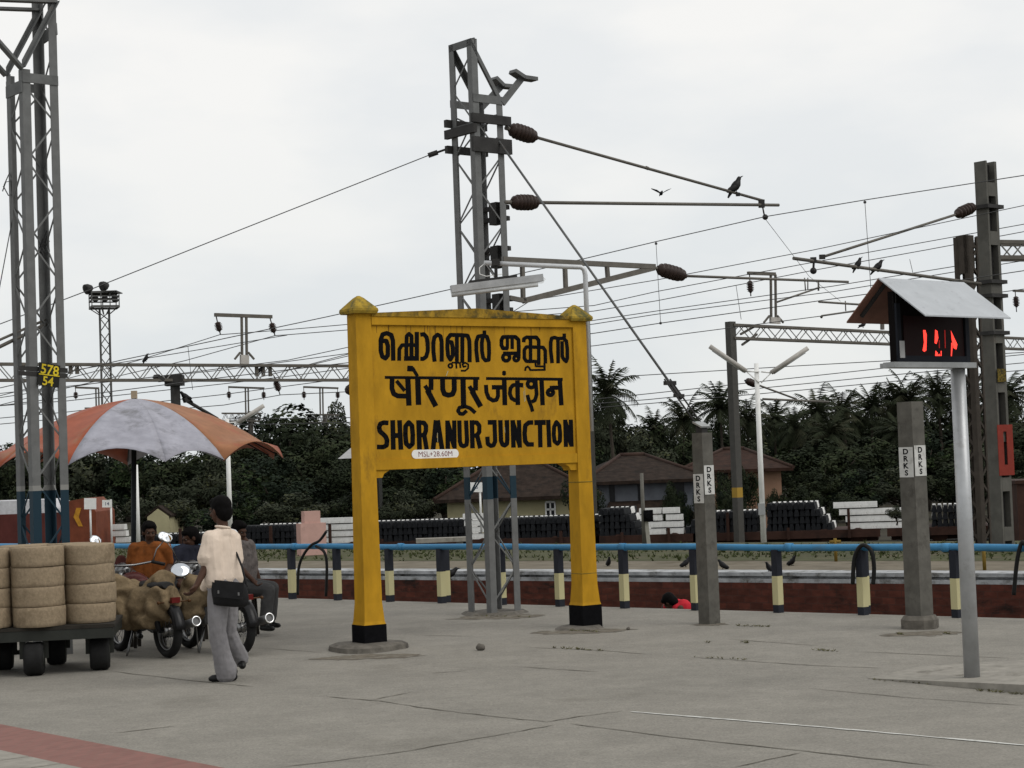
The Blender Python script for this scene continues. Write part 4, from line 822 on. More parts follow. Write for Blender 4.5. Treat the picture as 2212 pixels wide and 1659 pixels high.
# ------------------------------------------------------------------ lamp posts and small signs on the far platform
def tube_lamp(px, py, top, label, left=None, right=None, box=None):
    g = G(px, py); z = ZT(g, top); t = thing('tube_lamp_post', label, 'lamp post', g, 0)
    m = MB(); m.tube(up(g, 0), up(g, z), .066, .052, 12); m.build('pole', white, t)
    F = lambda x, y: V(x, y, g - Vector((0, .06, 0)), Vector((1, 0, 0)))
    for arm in (left, right):
        if not arm: continue
        (xa, ya), (xb, yb), (xs, ys) = arm; a_, b_ = F(xa, ya), F(xb, yb)
        m = MB(); m.tube(a_, b_, .055, None, 10); tl = m.build('tube_light', M('lamp casing', (.40, .38, .35), .5), t)
        m = MB(); m.tube(a_ - UP * .045 + (b_ - a_) * .08, b_ - UP * .045 - (b_ - a_) * .06, .03, None, 8); m.build('glass_tube', MATS['dull glass tube'], tl)
        m = MB(); m.tube(b_, F(xs, ys - 2), .018); m.tube(b_, F(xs, ys + 22), .014); m.build('arm', white, t)
    if box: m = MB(); a_ = F(*box); m.box(a_, (.14, .12, .26)); m.build('switch_box', galv, t)
tube_lamp(1650, 1172, 785, 'white lamp post with two tube lights spread in a V above the sleepers', ((1533, 748), (1612, 802), (1640, 805)), ((1745, 752), (1666, 805), (1644, 805)), (1645, 1100))
tube_lamp(499, 1192, 905, 'white lamp post behind the walking man with one tube light over the umbrella edge', None, ((570, 876), (514, 912), (495, 915)))
tube_lamp(299, 1190, 1004, 'thin white lamp post rising beside the umbrella pole', None, None)
def board_sign(px, py, top, bx0, bx1, by0, by1, txt, label, off=0):
    g = G(px, py); t = thing('number_board', label, 'sign', g, 0, 'white boards on thin posts')
    F = lambda x, y, o=0.: V(x, y, g - Vector((0, .04 + o, 0)), Vector((1, .1, 0)))
    m = MB(); m.tube(up(g, 0), up(g, ZT(g, top)), .03, None, 8); m.build('post', white, t)
    m = MB(); m.prism([F(bx0, by1), F(bx1, by1), F(bx1, by0), F(bx0, by0)], (0, -.02, 0)); b = m.build('board', white, t)
    if txt:
        m = MB(); c = F((bx0 + bx1) / 2, (by0 + by1) / 2, .022); text_mesh(m, txt, c, Vector((1, .1, 0)).normalized(), UP, .10, .006); m.build('digits', M('blue grey digits', (.06, .07, .13)), b)
board_sign(1040, 1150, 1044, 1015, 1042, 1042, 1063, '15', 'white number board reading 15 seen through the legs of the sign')
board_sign(242, 1178, 1079, 221, 242, 1080, 1096, '14', 'white number board reading 14 on a thin post left of the umbrella pole')
board_sign(197, 1176, 1085, 182, 208, 1076, 1100, None, 'blank white board on a thin post in front of the maroon wagon')
g = G(1392, 1176); t = thing('signal_post', 'thin dark signal post with a small hooded lamp before the grey house', 'signal', g)
m = MB(); m.tube(up(g, 0), up(g, ZT(g, 1022)), .05, .04, 8); m.build('post', M('dull post', (.12, .115, .10), .8), t)
m = MB(); c = V(1400, 1114, g, Vector((1, 0, 0))); m.box(c, (.22, .2, .26)); m.lathe([(.07, 0), (.07, .14)], c - Vector((0, .1, 0)), 10, (0, -1, 0)); m.build('signal_head', black, t)
m = MB(); m.bar(V(1396, 1126, g, Vector((1, 0, 0))), up(g + Vector((.1, 0, 0)), 0), .09, .07, Vector((0, 1, 0))); m.build('cable_box', M('pale conduit', (.3, .29, .25)), t)
# pink stepped block
g = G(674, 1199); t = thing('concrete_block', 'pale pink stepped concrete block standing behind the blue pipe', 'block', g, R(24))
pk = M('pink render', (.46, .29, .25), .9, 0, .1, 4, .1, (.34, .22, .19), .05, 3); rot = Matrix.Rotation(R(24), 3, 'Z')
z1, z2 = ZT(g, 1130), ZT(g, 1104); w = 65 / 4000 * g.y / (math.cos(R(24)) + .55 * math.sin(R(24)))
m = MB(); m.box(up(g, z1 / 2), (w, w * .55, z1), rot); m.build('base', pk, t)
m = MB(); m.box(up(g, (z1 + z2) / 2), (w * .62, w * .4, z2 - z1), rot); m.build('upper_block', pk, t)
for px, py, lab in ((1806, 1213, 'short yellow water tap on the far platform right of the banded post'), (2127, 1232, 'short yellow water tap on the far platform right of the silver pole')):
    g = G(px, py); t = thing('water_tap', lab, 'tap', g, 0, 'yellow water taps'); tm = M('dull yellow', (.17, .11, .02), .8)
    m = MB(); m.tube(up(g, 0), up(g, .42), .03); m.build('standpipe', tm, t); m = MB(); m.tube(up(g, .36) - Vector((.10, 0, 0)), up(g, .36) + Vector((.10, 0, 0)), .028); m.build('tap', tm, t)
# low concrete bench pieces in front of the wagons
g = G(955, 1186); t = thing('stone_bench', 'long low grey stone bench behind the pipe left of the sign mast', 'bench', g)
m = MB(); c = P(955, 1166, g.y); m.box(c, (1.25, .5, .10), Matrix.Rotation(R(4), 3, 'Z')); m.build('seat', conc, t)
for s in (-.42, .42): m = MB(); m.box(up(c + Vector((s, .0, 0)), (c.z - .05) / 2), (.16, .4, c.z - .05)); m.build('leg', conc_dk, t)

# ------------------------------------------------------------------ umbrella stall
UY = 24.1; g = P(289, 1400, UY); g = up(g, 0); um = thing('umbrella', 'huge faded orange and white umbrella at the left', 'umbrella', g)
ap = V(285, 861, g, Vector((1, 0, 0))); zr = ZT(g, 999); Rr = 320 / 4000 * UY; cu_ = Vector((ap.x + .03, g.y, 0))
m = MB(); m.path([up(g, 0), up(Vector((cu_.x, g.y, 0)), ap.z + .06)], .034, 12); m.build('pole', M('dark green pole', (.02, .026, .03), .5), um)
m = MB(); m.box(up(cu_, ap.z + .05), (.07, .07, .10)); m.build('finial', M('finial wood', (.33, .27, .19)), um)
ang = [2, 45, 68, 103, 138, 172, 212, 255, 297, 330]
colr = ['o', 'w', 'w', 'o', 'o', 'g', 'o', 'w', 'o', 'o']
om = M('faded orange cloth', (.285, .075, .038), .9, 0, .2, 5, .0, (.26, .12, .065), .09, 2.4); om2 = M('faded tan orange cloth', (.275, .125, .062), .9, 0, .2, 5, 0, (.30, .095, .055), .1, 2.6)
wm_ = M('faded lavender cloth', (.31, .31, .355), .9, 0, .16, 6, 0, (.17, .17, .185), .09, 2.4); gm_ = M('grey cloth', (.34, .31, .29), .85)
for mm in (om, om2, wm_, gm_): mm.node_tree.nodes['Principled BSDF'].inputs['Sheen Weight'].default_value = .1
H_ = ap.z - zr
for i in range(10):
    a0, a1 = R(ang[i]), R(ang[(i + 1) % 10]) + (6.28319 if i == 9 else 0); m = MB(); m.sm = True; nu, nv = 10, 12; vs = []
    for v in range(nv + 1):
        t_ = v / nv
        for u_ in range(nu + 1):
            s = u_ / nu; aa = a0 + (a1 - a0) * s; sc = 4 * s * (1 - s); span = (a1 - a0) / R(36)
            r = Rr * math.sin(t_ * 1.42) / math.sin(1.42) * (1 - .035 * sc * t_ * t_); r = Rr * t_ * (1 - .05 * sc * t_)
            z = ap.z - H_ * (.22 * t_ + .78 * t_ ** 2.15) + (.17) * sc * span * max(0, t_ - .82) / .18 - (.0 if t_ < .99 else .02 * (1 - sc)) - .035 * sc * math.sin(math.pi * t_) 
            vs.append(up(cu_ + Vector((math.cos(aa) * r, -math.sin(aa) * r, 0)), z))
    m.add(vs, [(v * (nu + 1) + u_, v * (nu + 1) + u_ + 1, (v + 1) * (nu + 1) + u_ + 1, (v + 1) * (nu + 1) + u_) for v in range(nv) for u_ in range(nu)])
    o = m.build('canopy_panel', {'o': om if i > 1 else om2, 'w': wm_, 'g': gm_}[colr[i]], um)
    md = o.modifiers.new('cloth', 'SOLIDIFY'); md.thickness = .006
    tip = up(cu_ + Vector((math.cos(a0), -math.sin(a0), 0)) * Rr * .96, zr + .05); m = MB(); m.path([up(cu_, ap.z - .06), up(cu_, 0) * 0 + up(cu_ + (tip - up(cu_, tip.z)) * .55, ap.z - H_ * (.22 * .55 + .78 * .55 ** 2.15) - .05), tip - UP * .02], .010, 6); m.build('rib', steel_dk, um)

# ------------------------------------------------------------------ trolley with burlap bales
jute = M('jute burlap', (.275, .215, .145), .97, 0, .2, 30, .35, (.19, .145, .095), .08, 4, spec=.08)
wn = jute.node_tree; wv_ = wn.nodes.new('ShaderNodeTexWave'); wv_.inputs['Scale'].default_value = 34; wv_.bands_direction = 'Z'; wv_.inputs['Distortion'].default_value = 3
wn.links.new(wn.nodes['Texture Coordinate'].outputs['Object'], wv_.inputs['Vector']); bp_ = [x for x in wn.nodes if x.type == 'BUMP'][0]
ad = wn.nodes.new('ShaderNodeMath'); ad.operation = 'ADD'; nz_ = [x for x in wn.nodes if x.type == 'TEX_NOISE'][0]; wn.links.new(nz_.outputs['Fac'], ad.inputs[0]); wn.links.new(wv_.outputs['Fac'], ad.inputs[1]); wn.links.new(ad.outputs[0], bp_.inputs['Height'])
cy_ = R(8); cr_ = Matrix.Rotation(cy_, 3, 'Z'); fr_ = up(P(246, 1400, 19.15), 0)
cc = fr_ + cr_ @ Vector((-1.0, .62, 0)); dz_ = .50
cart = thing('platform_trolley', 'low dark luggage trolley on fat rubber wheels loaded with bales', 'trolley', cc, cy_)
CT = lambda x, y, z: up(cc + cr_ @ Vector((x, y, 0)), z)
tw = M('dark trolley wood', (.024, .021, .017), .85, 0, .3, 8, .2)
m = MB(); m.box(CT(0, 0, dz_ - .02), (2.02, 1.24, .035), cr_); m.build('deck', tw, cart)
m = MB(); [m.box(CT(0, s * .58, dz_ - .092), (2.0, .07, .105), cr_) for s in (-1, 1)]; [m.box(CT(s * .965, 0, dz_ - .092), (.06, 1.08, .10), cr_) for s in (-1, 0, 1)]; m.build('frame', M('trolley steel', (.028, .03, .026), .6, .2), cart)
wheels = [(75, 1459), (217, 1447), (8, 1447), (123, 1435)]
for i, (px, py) in enumerate(wheels):
    g = G(px, py); wr_ = .172; ax = Vector((1, .18, 0)).normalized(); c = up(g, wr_)
    m = MB(); m.lathe([(.09, -.095), (wr_ * .86, -.10), (wr_, -.07), (wr_, -.03), (wr_ * .985, 0), (wr_, .03), (wr_, .07), (wr_ * .86, .10), (.09, .095)], c, 26, ax); w = m.build('wheel', rubber, cart)
    m = MB(); m.lathe([(.03, -.102), (.085, -.101), (.085, .101), (.03, .102)], c, 14, ax); m.build('hub', MATS['trolley steel'], w)
    m = MB(); s = .115
    for k in (-1, 1): m.bar(c + ax * s * k, up(c + ax * s * k, dz_ - .13), .025, .06, ax)
    m.bar(up(c - ax * .13, wr_ + .2), up(c + ax * .13, wr_ + .2), .08, .02); m.build('wheel_fork', MATS['trolley steel'], cart)
m = MB(); m.tube(up(G(123, 1435), .17), up(G(8, 1447), .17), .025); m.build('axle', MATS['trolley steel'], cart)
rows = [('front', -.36), ('rear', .22)]; lay = ['bottom', 'second', 'third', 'top']; random.seed(21)
proto = []
for k in range(3):
    m = MB(); pr_ = [(.10, .0), (.262, .0005), (.2675, .004), (.269, .04), (.2695, .10), (.2695, .16), (.2675, .198), (.262, .2025), (.0, .2032)]
    m.lathe(pr_, (0, 0, 0), 40)
    for v in m.v:
        rr = math.hypot(v.x, v.y); d_ = noise.noise(Vector((v.x * 5, v.y * 5, v.z * 8 + k * 9))) * .007
        if rr > .01: v.x *= 1 + d_ / rr; v.y *= 1 + d_ / rr
        v.z += noise.noise(Vector((v.x * 4, v.y * 4, k * 5.))) * .008
    proto.append(m)
cols = [('right', .735), ('middle', .235), ('left', -.31), ('far left', -.86)]
firsts = {}
for rn, ry in rows:
    for cn, cx in cols:
        cx2 = cx - (.22 if rn == 'rear' else 0)
        for li in range(4):
            k = (li + len(cn) + len(rn)) % 3
            loc = CT(cx2 + random.uniform(-.006, .006), ry + random.uniform(-.006, .006) + (.22 if cn == 'right' and rn == 'front' else .12 if rn == 'rear' else 0) - .06, dz_ + li * .2035)
            if k not in firsts:
                o = MB.build(proto[k], 'burlap_bale', jute); o.location = loc; firsts[k] = o
            else:
                o = firsts[k].copy(); COL.objects.link(o); o.location = loc
            o.rotation_euler = (random.uniform(-.012, .012), random.uniform(-.012, .012), random.uniform(0, 6.28))
            tag(o, f'{lay[li]} round burlap bale in the {rn} {cn} column on the trolley', 'bale', 'burlap bales on the trolley')

# ------------------------------------------------------------------ motorcycles
chrome = M('dull chrome', (.22, .22, .22), .35, 1.0, .1); mirror = M('mirror glass', (.85, .87, .9), .04, 1.0, .01)
bikeb = M('black bike paint', (.012, .012, .013), .3, 0, .2, 8); seatm = M('black vinyl', (.012, .012, .012), .55); engm = M('engine metal', (.12, .12, .12), .45, .8)
def motorcycle(label, loc, rz, tankcol, mirrors=True):
    t = thing('motorcycle', label, 'motorcycle', (0, 0, 0), 0, 'motorcycles parked beside the trolley'); Rw = .295
    for x in (-.62, .62):
        m = MB(); m.torus((x, 0, Rw), (0, 1, 0), Rw - .045, .045, 36, 10, prof=1.15); w = m.build('wheel', rubber, t)
        m = MB(); m.torus((x, 0, Rw), (0, 1, 0), Rw - .09, .014, 36, 6, prof=2); m.lathe([(.02, -.06), (.055, -.055), (.055, .055), (.02, .06)], (x, 0, Rw), 14, (0, 1, 0))
        for k in range(18): a_ = k * .349; s = (-1) ** k; m.tube((x + .05 * math.cos(a_ + .4 * s), s * .03, Rw + .05 * math.sin(a_ + .4 * s)), (x + .2 * math.cos(a_), 0, Rw + .2 * math.sin(a_)), .0035, None, 4)
        m.build('rim', chrome, w)
    for s in (-1, 1):
        m = MB(); m.tube((.62, s * .08, Rw), (.36, s * .08, .92), .024); m.build('fork_leg', chrome, t)
        m = MB(); m.tube((-.62, s * .1, Rw), (-.45, s * .12, .68), .03); m.build('shock_absorber', bikeb, t)
    m = MB(); m.torus((.62, 0, Rw), (0, 1, 0), Rw + .03, .05, 18, 6, R(215), R(330), prof=1.0) if False else None
    for (x, a0_, a1_) in ((.62, 35, 150), (-.62, 40, 175)):
        vs = []; m = MB()
        for k in range(15):
            a_ = R(a0_ + (a1_ - a0_) * k / 14); 
            for yy, dr in ((-.07, -.03), (-.05, .012), (0, .022), (.05, .012), (.07, -.03)): r = Rw + .03 + dr; vs.append((x + r * math.cos(a_), yy, Rw + r * math.sin(a_)))
        m.sm = True; m.add(vs, [(k * 5 + j, k * 5 + j + 1, k * 5 + j + 6, k * 5 + j + 5) for k in range(14) for j in range(4)]); m.sm = False
        mg = m.build('mudguard', bikeb, t); md = mg.modifiers.new('thick', 'SOLIDIFY'); md.thickness = .004
    m = MB(); m.ball((.20, 0, .80), (.27, .135, .125), 18, 12); m.ball((.06, 0, .77), (.2, .11, .10), 14, 8); m.build('tank', tankcol, t)
    m = MB(); m.path([(-.66, 0, .80), (-.5, 0, .785), (-.25, 0, .775), (-.02, 0, .79)], [.06, .105, .115, .075], 14)
    for v in m.v: v.z = .79 + (v.z - .79) * .55; v.y *= 1.15
    m.build('seat', seatm, t)
    m = MB(); m.box((.1, 0, .42), (.26, .26, .2)); m.box((.16, 0, .58), (.16, .17, .2))
    for k in range(5): m.box((.16, 0, .5 + k * .04), (.2, .22, .012))
    m.lathe([(.08, -.15), (.1, -.13), (.1, .13), (.08, .15)], (.08, 0, .4), 14, (0, 1, 0)); m.build('engine', engm, t)
    m = MB(); m.path([(.38, 0, .95), (.25, 0, .7), (.22, 0, .35), (.0, 0, .28), (-.3, 0, .35), (-.45, 0, .68), (.05, 0, .74), (.36, 0, .9)], .022, 8); m.tube((-.05, 0, .32), (-.62, .08, Rw), .022); m.tube((-.05, 0, .32), (-.62, -.08, Rw), .022); m.build('frame', bikeb, t)
    m = MB(); m.ball((-.3, .12, .6), (.16, .03, .11), 12, 8); m.ball((-.3, -.12, .6), (.16, .03, .11), 12, 8); m.build('side_panel', tankcol, t)
    m = MB(); m.path([(.3, -.1, .5), (.32, -.12, .32), (.1, -.16, .24), (-.3, -.17, .27)], .02, 8); m.path([(-.3, -.17, .27), (-.4, -.17, .29), (-.95, -.18, .40)], [.03, .045, .05], 12); m.build('exhaust', engm, t); m = MB(); m.torus((-.957, -.18, .403), (-1, 0, .2), .05, .010, 20, 6); m.build('exhaust_ring', M('bright ring', (.8, .8, .8), .2, 1.0, .02), t)
    m = MB(); m.path([(.2, .36, .98), (.3, .3, 1.02), (.38, .1, .99), (.38, -.1, .99), (.3, -.3, 1.02), (.2, -.36, .98)], .013, 8); hb = m.build('handlebar', chrome, t)
    m = MB(); [m.tube((.29, s * .27, 1.02), (.18, s * .38, .985), .019) for s in (-1, 1)]; m.build('grip', seatm, hb)
    m = MB(); m.lathe([(.03, -.14), (.075, -.08), (.09, 0), (.085, .02)], (.5, 0, .93), 18, (1, 0, 0)); m.build('headlight', chrome, t)
    if mirrors:
        for s in (-1, 1):
            m = MB(); m.path([(.28, s * .28, 1.02), (.3, s * .34, 1.16), (.27, s * .42, 1.25)], .007, 6); mr = m.build('mirror_stalk', chrome, t)
            m = MB(); m.lathe([(.0, .012), (.05, .012), (.066, .004), (.066, -.008), (.05, -.02), (.0, -.026)], (.27, s * .42, 1.30), 20, (-.9, 0, .5)); m.build('mirror', mirror, mr)
    m = MB(); m.box((-.82, 0, .64), (.05, .10, .06)); m.build('tail_light', M('tail red', (.09, .006, .005), .3), t)
    for s in (-1, 1):
        m = MB(); m.tube((-.78, s * .05, .62), (-.78, s * .17, .62), .008); m.ball((-.79, s * .185, .62), (.022, .02, .02), 10, 6); m.build('indicator', M('amber lens', (.06, .025, .006), .4), t)
    m = MB(); m.tube((.0, .12, .28), (-.12, .26, .02), .013); m.build('stand', chrome, t)
    t.location = loc; t.rotation_euler = (R(0), 0, rz); WM[t.name] = Matrix.Translation(Vector(loc)) @ Matrix.Rotation(rz, 4, 'Z')
    for ch in t.children:
        WM[ch.name] = WM[t.name]
    return t
bd = Vector((-.60, .80, 0)).normalized(); brz = math.atan2(bd.y, bd.x)
red_p = M('dark red bike paint', (.06, .010, .008), .3); blu_p = M('dark bike paint', (.02, .022, .03), .3)
ga = G(364, 1421); gb = G(521, 1414)
bA = motorcycle('dark motorcycle beside the trolley with a burlap sack over its seat', ga + bd * .62, brz, red_p)
bB = motorcycle('dark motorcycle behind the walking man with its rear wheel showing right of him', gb + bd * .62, brz, blu_p)
m = MB(); c = P(390, 1231, 20.75); m.lathe([(.0, .012), (.09, .012), (.108, .004), (.108, -.01), (.08, -.03), (.0, -.036)], (0, 0, 0), 26)
mirror2 = M('dusty mirror', (.55, .58, .62), .12, 1.0, .04)
qz = Vector((.22, -.72, .66)).to_track_quat('Z', 'Y').to_matrix()
for v in m.v: v.y *= .92; v[:] = c + qz @ v
mr = thing('oval_mirror', 'large round mirror on a bent stalk reflecting the sky beside the burlap sack', 'mirror', up(c, 0))
m.build('glass', mirror2, mr); m = MB(); m.path([c - Vector((0, -.03, .03)), c + Vector((.06, .1, -.16)), c + Vector((.1, .25, -.5)), up(c + Vector((.12, .3, 0)), .03), up(c + Vector((.12, .3, 0)), 0)], .009, 6); m.build('stalk', chrome, mr)

fold_tex = bpy.data.textures.new('sack_folds', 'WOOD'); fold_tex.wood_type = 'BANDNOISE'; fold_tex.noise_scale = .22; fold_tex.turbulence = 9
def blob(name, parts, mat, label, cat, loc, vox=.022, rough=.03, nsc=5.):
    m = MB()
    for c, r, *rt in parts: m.ball(c, r, 18, 12, rt[0] if rt else None)
    for v in m.v:
        nv = noise.noise_vector(v * nsc) * rough + noise.noise_vector(v * nsc * 3) * rough * .22; v += nv
    o = single(m, name, mat, label, cat, loc); remesh(o, vox, 10)
    md = o.modifiers.new('folds', 'DISPLACE'); md.texture = fold_tex; md.strength = .05; md.texture_coords = 'LOCAL'; md.mid_level = .5; return o
Ys = 20.7
PA = lambda x, y, d=0.: P(x, y, Ys + d)
blob('burlap_sack', [(PA(275, 1285, .1), (.22, .2, .22)), (PA(285, 1320, .0), (.20, .2, .17)), (PA(318, 1298, -.05), (.2, .2, .22)), (PA(345, 1272, -.08), (.13, .15, .21), Matrix.Rotation(R(30), 3, 'Y')), (PA(362, 1255, -.08), (.06, .08, .11), Matrix.Rotation(R(40), 3, 'Y')), (PA(348, 1318, -.2), (.19, .18, .12), Matrix.Rotation(R(18), 3, 'Y')), (PA(372, 1300, -.3), (.10, .14, .09)), (PA(366, 1283, -.25), (.10, .14, .08)), (PA(330, 1338, -.15), (.18, .18, .10)), (PA(258, 1262, .1), (.10, .14, .13)), (PA(300, 1340, .05), (.22, .16, .12)), (PA(262, 1310, .05), (.16, .18, .26)), (PA(352, 1263, -.03), (.15, .24, .09), Matrix.Rotation(R(20), 3, 'Y')), (PA(360, 1275, -.05), (.11, .2, .12), Matrix.Rotation(R(50), 3, 'Y')), (PA(345, 1290, -.1), (.16, .25, .16))], M('sack cloth', (.175, .13, .078), .97, 0, .3, 14, .6, (.10, .075, .045), .12, 3, spec=.06), 'lumpy burlap sack lying across the motorcycle next to the trolley', 'sack', up(PA(310, 1340), .7), .018, .045, 3.0)
blob('burlap_sack', [(P(412, 1268, 20.95), (.13, .16, .17)), (P(420, 1300, 20.9), (.16, .16, .18)), (P(404, 1295, 21.0), (.14, .15, .16)), (P(432, 1285, 20.9), (.12, .15, .2)), (P(415, 1325, 20.9), (.14, .12, .12))], MATS['sack cloth'], 'brown burlap sack on the motorcycle behind the walking man\'s arm', 'sack', up(P(415, 1320, 20.9), .6), .02, .035, 5)
blob('cloth_bundle', [(P(262, 1232, 22.0), (.085, .1, .16)), (P(266, 1222, 22.0), (.06, .08, .1))], M('maroon cloth', (.05, .014, .012), .9), 'dark maroon bundle standing upright between the trolley and the orange shirted man', 'bundle', up(P(262, 1250, 22.0), .6), .015, .015)
g = up(P(262, 1300, 22.05), 0); t = thing('stool', 'plain wooden stool carrying the maroon bundle', 'stool', g); zs = ZT(g, 1258)
m = MB(); m.box(up(g, zs - .02), (.34, .3, .04)); m.build('seat', tw, t)
for a_, b_ in ((-1, -1), (1, -1), (1, 1), (-1, 1)): m = MB(); m.bar(up(g + Vector((a_ * .14, b_ * .12, 0)), 0), up(g + Vector((a_ * .12, b_ * .1, 0)), zs - .04), .035, .035, (1, 0, 0)); m.build('leg', tw, t)

# ------------------------------------------------------------------ people
skin = M('brown skin', (.06, .029, .018), .6, 0, .1, 12, spec=.2); hair_m = M('black hair', (.004, .0035, .0035), .85, 0, .4, 30, spec=.08)
def hand(mb, w, d, side, r=1.0, curl=.5):          # palm and five bent fingers from the wrist w along d; side = thumb direction
    d = d.normalized(); s = (side - d * side.dot(d)).normalized(); nrm = d.cross(s)
    mb.capsule(w, .027 * r, w + d * .05, .030 * r, 8)
    for o in (-.024, .024): mb.capsule(w + d * .02 + s * o * .6, .017, w + d * .085 + s * o, .017, 8)
    for k, (o, ln) in enumerate(((.031, .068), (.011, .078), (-.010, .072), (-.030, .055))):
        b = w + d * .088 + s * o; k1 = b + (d * math.cos(curl * .6) + nrm * math.sin(curl * .6)) * ln * .5; k2 = k1 + (d * math.cos(curl * 1.7) + nrm * math.sin(curl * 1.7)) * ln * .3; k3 = k2 + (d * math.cos(curl * 2.4) + nrm * math.sin(curl * 2.4)) * ln * .25
        mb.limb([(b, .0105), (k1, .0098), (k2, .009), (k3, .0078)])
    b = w + d * .03 + s * .028; mb.limb([(b, .013), (b + s * .025 + d * .028, .0115), (b + s * .03 + d * .055 + nrm * .01, .0095)])
def head(mb, c, f, upv, s=1.):                     # cranium, jaw, nose, ears, brow; f = facing
    f = f.normalized(); u_ = (upv - f * upv.dot(f)).normalized(); x = u_.cross(f); rot = Matrix((x, f, u_)).transposed()
    q = lambda a_, b_, c_: c + (x * a_ + f * b_ + u_ * c_) * s
    mb.ball(q(0, -.012, .03), (.075 * s, .094 * s, .09 * s), 16, 12, rot); mb.ball(q(0, .026, -.04), (.057 * s, .064 * s, .068 * s), 14, 10, rot); mb.ball(q(0, .052, -.088), (.026 * s, .024 * s, .022 * s), 10, 8, rot)
    mb.capsule(q(0, .086, .012), .009 * s, q(0, .106, -.028), .016 * s, 8); mb.ball(q(.017, .088, -.03), .011 * s, 8, 6); mb.ball(q(-.017, .088, -.03), .011 * s, 8, 6)
    mb.capsule(q(-.03, .083, .026), .012 * s, q(.03, .083, .026), .012 * s, 8); mb.capsule(q(-.02, .083, -.058), .009 * s, q(.02, .083, -.058), .009 * s, 8)
    for sg in (-1, 1): mb.ball(q(sg * .076, -.005, -.005), (.012 * s, .024 * s, .034 * s), 10, 8, rot); mb.ball(q(sg * .034, .068, -.026), (.024 * s, .02 * s, .02 * s), 8, 6)
    return q, rot
def face_bits(q, s, body):
    m = MB(); [m.ball(q(sg * .030, .078, .008), (.013 * s, .011 * s, .008 * s), 10, 8) for sg in (-1, 1)]; m.build('eyes', M('eye white', (.11, .09, .08), .5), body)
    m = MB(); [m.ball(q(sg * .030, .088, .008), .0062 * s, 8, 6) for sg in (-1, 1)]; m.build('pupils', hair_m, body)
def hair(q, rot, s, root, full=1.):
    m = MB(); m.ball(q(0, -.026, .045), (.088 * s, .098 * s, .092 * s), 18, 12, rot); m.ball(q(0, -.052, -.018), (.080 * s, .070 * s, .088 * s), 16, 10, rot); m.ball(q(0, .035, .085), (.066 * s, .055 * s, .040 * s), 12, 8, rot)
    for sg in (-1, 1): m.ball(q(sg * .062, -.03, .01), (.026 * s, .05 * s, .05 * s), 10, 8, rot)
    for v in m.v: v += noise.noise_vector(v * 60) * .006
    return remesh(m.build('hair', hair_m, root), .010, 1)
# walking man -----------------------------------------------------
Yw = 17.95
W = lambda x, y, d=0.: P(x, y, Yw + d)
gw = up(G(482, 1466), 0); man = thing('person', 'man walking in a cream short sleeved shirt and grey trousers with a black shoulder bag', 'person', gw)
fdir = Vector((-.80, .60, 0)); lat = Vector((.60, .80, 0))                # facing; his right side
hips = W(482, 1268); nk = W(481, 1140); chest = W(478, 1178)
sL, sR = W(456, 1162, -.09), W(505, 1163, .13)
m = MB(); hc = W(475, 1103, .02); q, rot = head(m, hc, Vector((-.83, .55, -.12)), UP + Vector((-.05, 0, 0)), 1.08)
m.limb([(hc + UP * -.05 - fdir * .02, .055), (nk + UP * .02, .055), (chest, .09), (hips, .10)])
eL, wL = W(446, 1222, -.13), W(426, 1262, -.22)
m.limb([(sL, .052), (eL, .043), (wL, .029)]); hand(m, wL + (wL - eL).normalized() * .01, (wL - eL) + Vector((-.06, 0, -.02)), -fdir * -.4 + Vector((.4, -.5, .2)), 1, .6)
eR, wR = W(512, 1222, .2), W(506, 1262, .24); m.limb([(sR, .05), (eR, .042), (wR, .03)]); hand(m, wR, wR - eR + fdir * .05, fdir, 1, .6)
kL, aL = W(470, 1366, -.12), W(489, 1446, -.02); kR, aR = W(492, 1364, .14), W(518, 1420, .34)
hL, hR = W(474, 1275, -.08), W(492, 1276, .10)
m.limb([(hL, .085), (kL, .056), (aL, .04)]); m.limb([(hR, .085), (kR, .056), (aR, .04)])
body = remesh(m.build('body', skin, man), .0065, 2); face_bits(q, 1.08, body)
hair(q, rot, 1.10, man)
shirt_m = M('cream shirt', (.66, .55, .455), .9, 0, .07, 13, .5, (.55, .44, .35), .05, 6, stretch=(1, 1, .3))
m = MB()
for d_, k in ((-.115, 1), (0, 1.06), (.115, 1)):
    o = lat * d_; m.limb([(nk + o * .55 + UP * -.05 + Vector((.0, 0, 0)), .055), (W(477, 1165) + o * 1.05, .098 * k), (W(478, 1200) + o * 1.05, .108 * k), (W(482, 1232) + o * 1.0, .106 * k), (W(483, 1250) + o * 1.05, .108 * k)])
m.limb([(nk - UP * .03, .066), (nk - UP * .06, .085)]); m.limb([(nk - UP * .055, .062), (sL + UP * .0, .068)]); m.limb([(nk - UP * .055, .062), (sR, .068)])
slL = W(447, 1205, -.125); m.limb([(sL, .076), (sL.lerp(slL, .5), .086), (slL, .094)]); m.limb([(sR, .07), (W(510, 1208, .18), .072)])
m.limb([(W(460, 1240, .0), .07), (W(446, 1262, .02), .05), (W(440, 1270, .04), .035)])
for v in m.v: v += noise.noise_vector(v * 9) * .010
sh = remesh(m.build('shirt', shirt_m, man), .009, 2)
tex = bpy.data.textures.new('cloth_folds', 'CLOUDS'); tex.noise_scale = .09
md = sh.modifiers.new('folds', 'DISPLACE'); md.texture = tex; md.strength = .009; md.texture_coords = 'LOCAL'
m = MB(); m.torus(nk + UP * .006, Vector((.15, .1, 1)), .066, .012, 20, 8); m.build('collar', shirt_m, sh)
tr_m = M('grey trousers', (.205, .198, .205), .92, 0, .12, 12, .5, (.15, .145, .155), .08, 6, stretch=(1, 1, .35))
